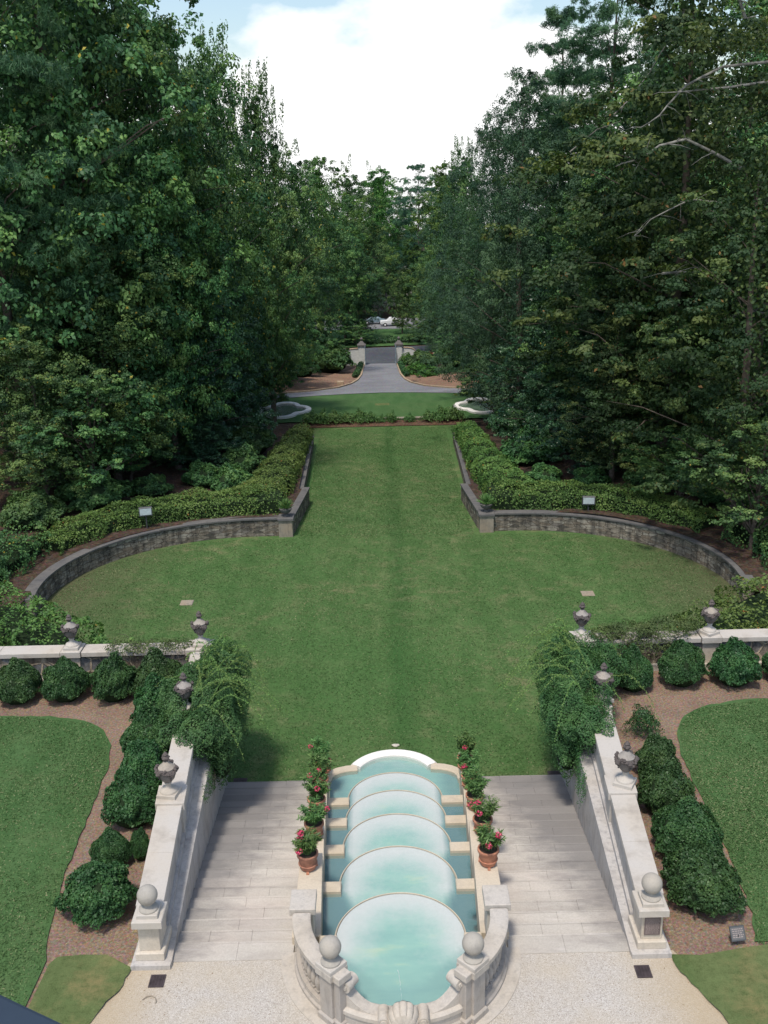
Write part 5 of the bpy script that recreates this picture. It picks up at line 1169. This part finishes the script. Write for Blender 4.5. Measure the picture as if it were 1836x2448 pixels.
# ================================================================== GATE, ROAD AND BEYOND
for s in (-1, 1):
    sd = 'left' if s < 0 else 'right'
    for (pth, nm) in (([(s*x, y) for x, y in [(2.62, 157), (2.66, 134), (3.0, 125.3), (3.62, 119.7), (5.02, 114.4), (7.6, 110.8), (10.8, 108.5), (16.1, 105.7)]], 'kerb'),):
        mb = MB(); pr = [(-.12, -.2), (-.12, .2), (.12, .2), (.12, -.2)]; mb.sweep(pth, pr if s < 0 else pr, zf=lambda x, y: zg(y)); o = mb.build('kerb', 'kerb'); o['kind'] = 'structure'
    gz_ = zg(159); gx = s*2.95
    e = empty('gate_pier', (gx, 159, gz_), 'pale gate pier with dark peaked cap, %s of the drive' % sd, 'gate pier', 'piers of the drive gate')
    mb = MB(); mb.box(-.52, .52, -.52, .52, -.3, 3.0); mb.box(-.6, .6, -.6, .6, -.3, .35); mb.box(-.35, .35, -.545, -.52, .6, 2.75); mb.build('shaft', 'gatewall', e, bevel=.02)
    mb = MB(); mb.box(-.68, .68, -.68, .68, 3.0, 3.2); mb.lathe([(.85, 3.2), (.55, 3.45), (.38, 3.62), (.22, 3.75)], n=4, mod=lambda a, q: 1); mb.v = [rotz(v, math.pi/4, (0, 0)) if v[2] > 3.199 and i >= 8 else v for i, v in enumerate(mb.v)]; mb.build('cap', 'gatecap', e)
    MB().lathe([(.10, 3.75), (.08, 3.85), (.20, 3.95), (.24, 4.08), (.18, 4.22), (.07, 4.3), (.02, 4.42)], n=12).build('finial', 'gatecap', e, smooth=True)
    e = empty('wing_wall', (s*4.8, 159, zg(159)), 'low pale wall sweeping down from the %s gate pier' % sd, 'wall', 'wing walls of the gate'); n = 14; vs = []
    prof = [(3.47, 2.55), (4.5, 2.5), (4.75, 2.45)]+[(4.75+.9*math.sin(t), 1.55+.9*math.cos(t)) for t in np.linspace(.2, 1.45, 8)]+[(6.6, 1.55), (8.6, 1.5)]
    mb = MB(); mb.add([(s*x-s*4.8, yy, z) for x, z in prof for yy in (-.2, .2)]+[(s*x-s*4.8, yy, -.5) for x, z in prof for yy in (-.2, .2)], []); m = len(prof)
    fs = []
    for i in range(m-1): a = 2*i; b = 2*m+2*i; fs += [(a, a+2, a+3, a+1), (a, b, b+2, a+2), (a+1, a+3, b+3, b+1)]
    fs += [(0, 1, 2*m+1, 2*m), (2*m-2, 4*m-2, 4*m-1, 2*m-1)]; mb.f = [list(f) for f in fs]; mb.build('wall', 'gatewall', e)
    mb = MB()
    for (x, z), (x2, z2) in zip(prof, prof[1:]): mb.add([(s*x-s*4.8, -.27, z+.005), (s*x2-s*4.8, -.27, z2+.005), (s*x2-s*4.8, .27, z2+.005), (s*x-s*4.8, .27, z+.005), (s*x-s*4.8, -.27, z+.11), (s*x2-s*4.8, -.27, z2+.11), (s*x2-s*4.8, .27, z2+.11), (s*x-s*4.8, .27, z+.11)], [(0, 1, 5, 4), (1, 2, 6, 5), (2, 3, 7, 6), (3, 0, 4, 7), (4, 5, 6, 7), (3, 2, 1, 0)])
    mb.build('coping', 'kerb', e)
    e = empty('gate_leaf', (s*2.38, 158.4, zg(158)), 'thin blue-grey iron gate leaf standing open at the %s pier' % sd, 'gate', 'open gate leaves'); mb = MB()
    for z in (.15, 1.2, 2.9): mb.box(-.04, .04, -2.2, 0, z, z+.09)
    mb.build('rails', 'bluegate', e); mb = MB()
    for i in range(12): mb.box(-.025, .025, -2.2+i*.197, -2.15+i*.197, .05, 3.0+.1*math.sin(i/11*math.pi))
    mb.build('bars', 'bluegate', e)
    hedge('low_hedge', [(s*3.05, 156), (s*3.15, 140), (s*3.35, 129.5)], .7, .55, lambda x, y: zg(y)+.1, .2, 'lf_box', 'narrow low clipped hedge beside the drive inside the gate, %s side' % sd, 130+s, dens=1.4, group='low hedges beside the drive', lump=.05)
mb = MB(); mb.box(-5.3, -4.5, 118.6, 119.4, zg(118)-.1, zg(118)+.35); o = mb.build('drain_inlet', 'kerb', bevel=.03); tag(o, 'pale kerbstone drain inlet where the drive bends at left', 'drain')
hedge('roadside_hedge', [(-14, 182.5), (0, 184.5), (14, 186.5)], 2.0, 1.0, lambda x, y: zg(y), .28, 'lf_mag', 'long dark hedge on the far side of the road', 140, dens=1.2, lump=.25)
HY = (shrub_data('foliage', 121, 1.0, 1.3, 3500, .14, 'lf_fresh', lump=.25, thick=.4), core_data('branches', 1, 1.3))
for (d, x, y, R, h, lb) in ((HY, 4.2, 155, 1.3, 1.7, 'bright green hydrangea beside the right gate pier'), (ROUND[0], 6.0, 146, 2.2, 2.2, 'mid green shrub before the right wing wall'), (HY, 4.9, 133, 1.4, 1.5, 'bright green leafy plant on the straw bank right of the drive'), (HY, 6.2, 128, 1.3, 1.3, 'low yellow-green plant at the front of the right straw bank'),
                            (ROUND[0], -7.4, 139, 3.2, 3.6, 'large rounded green bush on the bank left of the drive'), (ROUND[0], -10.6, 128, 2.8, 4.2, 'deep green bush left of the large rounded one by the drive'), (ROUND[0], -12.2, 121, 3.2, 4.2, 'dark bush on the bank behind the left quatrefoil pool'), (ROUND[0], -10.0, 140, 3.0, 5.0, 'tall bush behind the others on the left bank'),
                            (ROUND[0], 9.0, 131, 1.0, .8, 'small low shrub on the right straw bank'), (ROUND[0], 14.5, 118, 3.6, 4.5, 'dark bush on the bank behind the right quatrefoil pool'), (ROUND[0], 10.5, 138, 2.6, 3.0, 'dark understorey bush on the right bank near the gate'), (ROUND[0], 17.5, 108, 3.6, 4.5, 'dark bush at the right end of the drive loop'), (ROUND[0], -16.5, 110, 3.6, 5.0, 'dark bush at the left end of the drive loop')):
    shrub('bush', d, x, y, H(x, y)-.05, R, h, lb, cat='bush', rz=x, hh=1.3)
mb = MB(); mb.box(7.55, 7.95, 154.2, 154.5, H(7.7, 154), H(7.7, 154)+1.4); mb.box(7.45, 8.05, 154.05, 154.6, H(7.7, 154)+1.1, H(7.7, 154)+1.9, bev=.1); o = mb.build('mailbox', 'red'); tag(o, 'small dull red box on a post before the right wing wall', 'mailbox')
# cars
def pickup(loc, rz, label, body, name, sedan=False, L_=5.4, group=None):
    e = empty(name, loc, label, 'car' if sedan else 'pickup truck', group, rz); w = .92
    if not sedan: pr = [(-2.7, .55), (-2.7, 1.0), (-2.55, 1.12), (-1.35, 1.18), (-.75, 1.75), (.95, 1.78), (1.05, 1.18), (2.65, 1.18), (2.7, .55)]
    else: pr = [(-2.3, .45), (-2.3, .85), (-1.3, .98), (-.7, 1.42), (.9, 1.44), (1.6, 1.02), (2.25, .95), (2.3, .45)]
    mb = MB(); m = len(pr); mb.add([(x, -w*(1 if z < 1.2 else .86), z) for x, z in pr]+[(x, w*(1 if z < 1.2 else .86), z) for x, z in pr], [tuple(range(m)), tuple(range(2*m-1, m-1, -1))]+[(i, i+m, (i+1) % m+m, (i+1) % m) for i in range(m)]); mb.build('body', body, e, bevel=.05)
    for yy in (-1, 1):
        wz = [(-1.05, 1.22), (-.68, 1.64), (.0, 1.66), (.0, 1.22)] if not sedan else [(-1.0, 1.0), (-.62, 1.34), (.05, 1.36), (.05, 1.0)]
        wz2 = [(.10, 1.22), (.10, 1.66), (.85, 1.66), (.93, 1.22)] if not sedan else [(.13, 1.0), (.13, 1.36), (.82, 1.36), (1.3, 1.02)]
        for q in (wz, wz2):
            mb = MB(); mb.add([(x, yy*(w*.935 if z < 1.3 else w*.87), z) for x, z in q]+[(x, yy*(w*.90 if z < 1.3 else w*.84), z) for x, z in q], [(0, 1, 2, 3), (7, 6, 5, 4)]+[(i, i+4, (i+1) % 4+4, (i+1) % 4) for i in range(4)]); mb.build('window', 'glass', e)
        for x in ((-1.75, 1.75) if not sedan else (-1.45, 1.45)):
            mb = MB(); mb.tube([(x, yy*.72, .38), (x, yy*.95, .38)], .38, 20); o = mb.build('wheel', 'rubber', e); mb = MB(); mb.tube([(x, yy*.94, .38), (x, yy*.965, .38)], .2, 14); mb.build('rim', 'white', o)
    mb = MB(); mb.box(-2.72, -2.70, .55, .82, .75, .95) if not sedan else mb.box(-2.32, -2.30, .5, .8, .65, .8); mb.build('headlight', 'lens', e)
    return e
pickup((2.9, 209.5, zg(209)+.08), 0.05, 'white pickup truck parked in the gap between the far trees', 'white', 'pickup_truck')
pickup((-1.1, 213, zg(213)+.08), 0.0, 'blue-grey car parked behind the white pickup', 'bluecar', 'parked_car', True)
# house behind
def house(x, y, w, d_, h, label, rz=0):
    z = zg(y)-.3; e = empty('house', (x, y, z), label, 'house', None, rz); MB().box(-w/2, w/2, -d_/2, d_/2, 0, h).build('wall', 'house', e)
    mb = MB(); mb.add([(-w/2-.5, -d_/2-.5, h), (w/2+.5, -d_/2-.5, h), (w/2+.5, d_/2+.5, h), (-w/2-.5, d_/2+.5, h), (-w/2+2, 0, h+4), (w/2-2, 0, h+4)], [(0, 1, 5, 4), (1, 2, 5), (2, 3, 4, 5), (3, 0, 4), (3, 2, 1, 0)]); mb.build('roof', 'roof', e)
    for fl in range(int(h//3)):
        for i in range(int(w//3)):
            xx = -w/2+1.5+i*3; f = MB().box(xx-.6, xx+.6, -d_/2-.06, -d_/2+.02, 1+fl*3, 2.5+fl*3).build('window', 'white', e); MB().box(xx-.5, xx+.5, -d_/2-.08, -d_/2-.061, 1.1+fl*3, 2.4+fl*3).build('pane', 'glass', f)
house(4, 252, 20, 10, 6, 'pale two-storey house glimpsed behind the far trees')
e = empty('utility_pole', (at_Yd(1117, 700, 158)[0], 158, zg(158)), 'reddish brown utility pole right of the gate', 'pole'); MB().tube([(0, 0, -.5), (0, 0, 13.5)], [.2, .13], 10).build('post', 'bark_red', e); MB().box(-.9, .9, -.06, .06, 12.4, 12.55).build('crossarm', 'bark_red', e)

# ================================================================== TREES
T = tree
GL, GR, GF = 'trees of the left wood', 'trees of the right wood', 'trees beyond the far lawn'
# left wood
T('broad', 60, 60, -330, 8.5, 'huge tree filling the top left corner of the picture', .3, GL)
T('pine', -95, 56, -300, 6.0, 'pine with long dull needles at the left frame edge', 1.3, GL)
T('broad_b', 205, 64, -150, 6.6, 'tall broad tree with a yellowing leaf here and there, upper left', 1.1, GL)
T('broad', 305, 66, -20, 5.2, 'tall tree left of the ragged spires, crown cut by the top edge', 2.9, GL)
T('spiky', 462, 76, 120, 4.8, 'tall tree with ragged spire tips rising against the blue sky', 2.1, GL)
T('spiky', 560, 88, 195, 4.6, 'ragged-topped tree at the sky edge just right of the tallest spires', .6, GL)
T('broad_b', 330, 62, 255, 4.2, 'mid-height lighter green tree in the middle of the left wood', 3.4, GL)
T('magnolia', 395, 66, 480, 4.8, 'dark glossy magnolia low in the middle of the left wood', .5, GL)
T('magnolia', 480, 70, 560, 3.8, 'second dark magnolia right of the larger one, above the left hedge', 2.5, GL)
T('broad', 205, 58, 440, 4.6, 'leafy tree below and right of the top left giant', 4.1, GL)
T('broad_b', 75, 53, 700, 3.8, 'rounded bluish-green tree at the left edge above the dark hedge', .9, GL)
T('small', 200, 53, 800, 3.5, 'low spreading tree reaching over the left end of the wall', 2.2, GL)
T('small', 285, 58, 905, 2.4, 'small tree with pale green tips hanging over the left hedge', .2, GL)
T('broad', 560, 94, 520, 3.6, 'green tree at the inner edge of the left wood, half way to the gate', 5.2, GL)
T('small', 555, 89, 775, 3.6, 'small spreading tree in front of the left quatrefoil pool', 1.9, GL)
T('broad_b', 622, 114, 585, 3.8, 'light green tree leaning toward the drive from the left', 2.6, GL)
T('magnolia', 440, 62, 860, 2.4, 'low dark evergreen in the shade behind the left hedge', 1.4, GL)
T('broad', 640, 140, 335, 7.0, 'tree whose round top stands at the left foot of the sky gap', .4, GF)
T('broad', 420, 100, 240, 7.0, 'tall tree deep in the left wood behind the spires', 1.7, GL)
T('broad_b', 200, 90, -40, 9, 'tall tree deep behind the upper left crowns', 4.4, GL)
T('broad', 60, 85, -60, 10, 'tall tree deep behind the top left giant', 5.4, GL)
T('broad', 350, 82, 300, 7, 'tree deep behind the magnolias', .8, GL)
T('broad_b', 90, 66, 420, 6, 'shaded tree deep at the left frame edge', 2.0, GL)
T('magnolia', 130, 58, 640, 4.5, 'shaded evergreen behind the rounded bluish tree', 2.0, GL)
T('broad_b', 500, 120, 560, 6, 'shaded tree behind the left pool', 3.0, GL)
T('broad', 250, 75, 640, 6, 'shaded tree behind the left hedge', 3.7, GL)
# far, centre
T('feather', 672, 150, 500, 3.8, 'drooping tree left of the gate reaching over the wing wall', .7, GF)
T('broad', 742, 186, 470, 5.4, 'tree just left of the bright gap above the gate', 2.7, GF)
T('fresh', 690, 190, 350, 8.0, 'tree in the far row left of centre', 1.7, GF)
T('broad', 755, 220, 370, 8.0, 'tree of the far row left of the sunlit yellow crown', 5.0, GF)
T('fresh', 822, 255, 372, 9.0, 'sunlit yellow-green tree at the bottom of the sky gap', .7, GF)
T('pine', 905, 225, 352, 7.0, 'dark pine standing in the far row right of centre', .7, GF)
T('fresh', 965, 200, 362, 8.0, 'tree in the far row right of the dark pine', 3.3, GF)
T('spiky', 1000, 160, 330, 5.5, 'tall narrow tree at the right foot of the sky gap', 3.3, GF)
T('broad_b', 870, 197, 588, 2.7, 'small full tree on the lawn in the bright gap beyond the road', 1.0, GF)
T('broad', 905, 226, 520, 4.5, 'dark tree just right of the bright gap, over the car park', 1.2, GF)
T('feather', 800, 228, 500, 4.2, 'shaded tree left of the pale blossom, over the car park', 1.2, GF)
T('broad_b', 858, 238, 540, 5.2, 'shaded tree filling the top of the bright gap', 4.2, GF)
T('broad', 860, 268, 470, 7.0, 'shaded tree behind the pale house', 1.9, GF)
T('broad', 780, 245, 470, 8.0, 'shaded tree left of the pale house', 2.2, GF)
T('broad_b', 960, 240, 470, 8.0, 'shaded tree right of the pale house', 2.9, GF)
T('blossom', 822, 226, 625, 1.9, 'pale whitish-lilac flowering tree beside the house', 0, GF)
T('feather', 962, 164, 560, 4.0, 'tree leaning over the right gate pier', 2.2, GF)
T('broad', 960, 172, 520, 5.5, 'dense tree right of the bright gap', 4.0, GF)
T('small', 968, 152, 715, 3.0, 'low dark tree over the right wing wall', 4.0, GF)
T('feather', 1020, 132, 480, 6.5, 'feathery dark tree behind the right quatrefoil pool', 1.2, GR)
T('feather', 782, 190, 560, 4.0, 'drooping tree on the verge just left of the bright gap', 2.9, GF)
T('broad', 938, 188, 540, 4.2, 'full low tree on the verge just right of the bright gap', 5.2, GF)
T('small', 915, 184, 690, 3.4, 'small dark tree behind the roadside hedge, right of the gate', 0.3, GF)
T('small', 772, 183, 700, 3.4, 'small dark tree behind the roadside hedge, left of the gate', 3.3, GF)
# right wood
T('feather', 1075, 96, 245, 6.2, 'tall grey-green drooping tree at the right sky edge', .2, GR)
T('feather', 1130, 78, 150, 6.0, 'tallest grey-green feathery tree below the pine', 2.2, GR)
T('pine', 1330, 82, -90, 8.5, 'big pine with layered branches reaching into the sky at upper right', 1.2, GR)
T('pine', 1215, 92, 10, 6.0, 'pine whose outer boughs are seen against the clouds', 4.2, GR)
T('oak', 1500, 56, -120, 8.0, 'olive-brown oak with bare grey limbs at the right', .2, GR)
T('oak', 1420, 60, 190, 6.2, 'yellowish oak in the middle of the right wood', 2.6, GR)
T('oak', 1640, 48, 280, 5.5, 'yellow-green oak cut by the right frame edge', 4.6, GR)
T('broad', 1330, 64, 350, 4.6, 'green tree below the limbs of the yellowish oak', 3.3, GR)
T('magnolia', 1200, 68, 560, 4.8, 'dark glossy magnolia at the inner edge of the right wood', 4.3, GR)
T('magnolia', 1290, 60, 640, 4.2, 'second dark magnolia above the right hedge', 1.3, GR)
T('oak', 1330, 56, 640, 3.2, 'low yellow-green oak spray in front of the right magnolias', 3.0, GR)
T('feather', 1130, 90, 470, 5.0, 'dark feathery tree overhanging the right pool', 5.0, GR)
T('small', 1075, 84, 760, 3.6, 'small dark tree beside the right pool', 2.0, GR)
T('broad', 1500, 58, 560, 5.0, 'dark shaded tree under the oaks at right', 2.0, GR)
T('small', 1640, 44, 900, 3.0, 'small tree with light leaves low at the right frame edge', 1.0, GR)
T('broad_b', 1250, 95, 250, 8, 'shaded tree deep in the right wood behind the feathery trees', 3, GR)
T('broad', 1420, 85, 120, 9, 'shaded tree deep behind the oaks', 3.9, GR)
T('broad_b', 1640, 75, -60, 9, 'tall shaded tree deep at the right frame edge', 4.9, GR)
T('broad', 1580, 66, 420, 6, 'shaded tree low behind the right trunk', 5.9, GR)
T('broad_b', 1400, 72, 560, 6, 'shaded tree deep behind the right hedge', 1.5, GR)
T('feather', 1090, 118, 560, 6, 'shaded drooping tree behind the right drive bank', 1.5, GR)
T('broad', 1240, 80, 760, 4, 'low shaded tree behind the right magnolias', 1.5, GR)
T('small', 1470, 50, 930, 2.6, 'low dark tree behind the right end of the curved wall', .5, GR)
# distant wood closing the view
for i, (x, y) in enumerate([(-60, 250), (-42, 235), (-48, 190), (-36, 160), (-34, 128), (-40, 100), (36, 100), (38, 130), (40, 165), (46, 200), (50, 240), (30, 262), (-30, 265), (66, 270), (-75, 280), (0, 285), (20, 290), (-20, 290), (42, 75), (-42, 72), (-36, 50), (38, 52)]):
    k = KINDS[('broad', 'broad_b', 'feather')[i % 3]]; e = empty('tree', (x, y, H(min(60, max(-60, x)), y)), 'tree of the distant wood behind the named ones', 'tree', 'distant wood', i*1.3); e.scale = (1.7, 1.7, (31 if y > 220 else 27 if y > 120 else 24)/20)
    for p in ('crown', 'trunk'):
        o = bpy.data.objects.new(p, k[p]); COL.objects.link(o); o.parent = e
# bare trunk seen at right and lit limbs of the oak
def limb_tree():
    x, _, _ = at_Yd(1607, 900, 52); z = H(x, 52); e = empty('tall_trunk_tree', (x, 52, z-.2), 'tall straight bare trunk at the right before the dark wood', 'tree', GR)
    t = MB().tube([(0, 0, 0), (.15, 0, 6), (.5, .1, 12), (.9, 0, 19), (1.3, 0, 25)], [.42, .36, .30, .22, .1], 12).build('trunk', 'bark', e, smooth=True)
    r = np.random.default_rng(4); m = 9000; a = r.uniform(0, 6.28, m); cl = r.integers(0, 26, m); C = np.stack([r.normal(size=26)*2.6+1, r.normal(size=26)*2.2, r.uniform(17, 26, 26)], 1)
    leaf_mesh('crown', C[cl]+r.normal(size=(m, 3))*np.array([.8, .8, .4]), rand_dir(m)+np.array([0, 0, .6]), .2, r.uniform(.1, .9, m), 'lf_oak', parent=e)
limb_tree()
LB = [([(1659, 135), (1560, 145), (1480, 185), (1420, 250), (1385, 275)], 50, .10), ([(1659, 178), (1570, 190), (1500, 195), (1440, 200)], 50, .09), ([(1600, 365), (1540, 330), (1480, 300), (1420, 315), (1370, 350), (1330, 360)], 50, .12), ([(1560, 440), (1500, 432), (1470, 440), (1400, 475), (1370, 510)], 49, .07), ([(1430, 592), (1470, 588), (1515, 590)], 49.5, .10), ([(1659, 680), (1620, 672), (1560, 690)], 50, .11),
      ([(1659, 90), (1610, 40), (1590, -20)], 52, .2), ([(1320, 255), (1360, 215), (1400, 160), (1440, 90), (1480, 20)], 55, .06), ([(1570, 750), (1590, 800), (1575, 850), (1568, 900)], 50.5, .04), ([(1230, 330), (1290, 280), (1340, 262)], 58, .06)]
oak = [o for o in COL.objects if o.name.startswith('oak_tree') and 'bare grey limbs' in o.get('label', '')][0]
for pts, Y, r_ in LB:
    q = [at_Yd(a, b, Y+.25*math.sin(i*1.7)) for i, (a, b) in enumerate(pts)]; q2 = []
    for i in range(len(q)-1):
        for t in np.linspace(0, 1, 4)[:-1]: q2.append(q[i]*(1-t)+q[i+1]*t+np.random.default_rng(i).normal(size=3)*.04)
    q2.append(q[-1]); loc = np.array(oak.location); sc = np.array(oak.scale); rz = oak.rotation_euler.z; c, s_ = math.cos(-rz), math.sin(-rz)
    loc_pts = []
    for p in q2: v = p-loc; v = np.array([v[0]*c-v[1]*s_, v[0]*s_+v[1]*c, v[2]])/sc; loc_pts.append(v)
    n = len(q2); r_ *= .52; rt = np.random.default_rng(int(pts[0][0]))
    tw = MB()
    for _ in range(9):
        a_ = np.array(loc_pts[rt.integers(2, n)]); v_ = rt.normal(size=3)*np.array([.7, .4, .5])/sc; tw.tube([a_, a_+v_*.5+np.array([0, 0, .05]), a_+v_], [r_*.28, r_*.18, r_*.05], 5)
    tw; tw.tube(loc_pts, [r_*(1-.75*i/n) for i in range(n)], 7).build('limb', 'bark_limb', oak, smooth=True)
# white flower speck and understorey shrubs of the wood edge
rd = random.Random(8)
us = [(-9.0, 56.5), (-11, 58), (-13.5, 55.5), (-16, 53), (-18.5, 50), (-20.5, 46), (-21, 41), (9.5, 57.5), (12, 56), (15, 53.5), (18, 51), (20.5, 47.5), (21, 42), (22, 37), (-22, 36), (-9, 62), (-9.5, 68), (-9.5, 75), (9.5, 63), (10, 69), (9.8, 76), (-13, 64), (13, 63), (-17, 60), (17, 59), (-12, 80), (12.5, 82)]
for i, (x, y) in enumerate(us):
    R = rd.uniform(1.0, 1.8); sd = 'left' if x < 0 else 'right'
    shrub('understorey_bush', ROUND[0], x, y, H(x, y)-.1, R, R*rd.uniform(.9, 1.4), 'dark low bush under the trees of the %s wood' % sd, cat='bush', group='understorey bushes of the %s wood' % sd, rz=i, hh=1.3)

# ================================================================== LIGHT
SUN_EL, SUN_AZ = math.radians(66), math.radians(-158)   # azimuth from +Y towards +X
w = bpy.data.worlds.new("World"); scene.world = w; w.use_nodes = True; nt = w.node_tree; nt.nodes.clear()
sky = N(nt, 'ShaderNodeTexSky'); sky.sky_type = 'NISHITA'; sky.sun_disc = False; sky.sun_elevation = SUN_EL; sky.sun_rotation = SUN_AZ; sky.air_density = 1.2; sky.dust_density = 1.5
b1 = N(nt, 'ShaderNodeBackground'); L(nt, sky.outputs[0], b1.inputs[0]); b1.inputs[1].default_value = 0.15
tc = N(nt, 'ShaderNodeTexCoord'); mp = N(nt, 'ShaderNodeMapping'); mp.inputs['Location'].default_value = (3.1, 1.7, 0.4); mp.inputs['Scale'].default_value = (1, 1, 1.7); L(nt, tc.outputs['Generated'], mp.inputs[0])
n1 = noise(nt, mp.outputs[0], 9.0, 8, 0.5); n0 = noise(nt, mp.outputs[0], 2.2, 6, 0.55)
sp = N(nt, 'ShaderNodeSeparateXYZ'); L(nt, tc.outputs['Generated'], sp.inputs[0])
# a bright cloud bank low over the far end of the valley, breaking to blue higher up and to the sides
q1 = math_(nt, 'ADD', math_(nt, 'MULTIPLY', sp.outputs[2], -4.5), math_(nt, 'MULTIPLY', math_(nt, 'ABSOLUTE', math_(nt, 'SUBTRACT', sp.outputs[0], 0.05)), -1.9))
low = math_(nt, 'ADD', math_(nt, 'ADD', q1, 0.70), math_(nt, 'MULTIPLY', n1, 1.1))
high = math_(nt, 'ADD', math_(nt, 'MULTIPLY', sp.outputs[2], 0.25), math_(nt, 'MULTIPLY', math_(nt, 'SUBTRACT', n0, 0.43), 1.6))
high = math_(nt, 'SUBTRACT', high, math_(nt, 'MULTIPLY', ramp(nt, sp.outputs[2], [(0.15, 1.0), (0.30, 0.0)]), 2.0))
fac = math_(nt, 'MAXIMUM', low, high)
cm = ramp(nt, fac, [(0.40, 0.0), (0.56, 1.0)])
b2 = N(nt, 'ShaderNodeBackground'); b2.inputs[0].default_value = (1.0, 1.0, 1.0, 1); b2.inputs[1].default_value = 1.05
ms = N(nt, 'ShaderNodeMixShader'); L(nt, cm, ms.inputs[0]); L(nt, b1.outputs[0], ms.inputs[1]); L(nt, b2.outputs[0], ms.inputs[2])
o = N(nt, 'ShaderNodeOutputWorld'); L(nt, ms.outputs[0], o.inputs[0])
sl = bpy.data.lights.new('sun', 'SUN'); sl.energy = 2.7; sl.angle = math.radians(7); sl.color = (1.0, 0.925, 0.82)
so = bpy.data.objects.new('sun', sl); COL.objects.link(so)
dv = Vector((math.sin(SUN_AZ)*math.cos(SUN_EL), math.cos(SUN_AZ)*math.cos(SUN_EL), math.sin(SUN_EL)))
so.rotation_euler = dv.to_track_quat('Z', 'Y').to_euler(); so.location = dv*100
vs_ = scene.view_settings; vs_.view_transform = 'Standard'; vs_.look = 'None'; vs_.exposure = 0.26; vs_.gamma = 1; vs_.use_curve_mapping = False
scene.cycles.max_bounces = 6; scene.cycles.diffuse_bounces = 3; scene.cycles.transparent_max_bounces = 8; scene.cycles.use_denoising = True
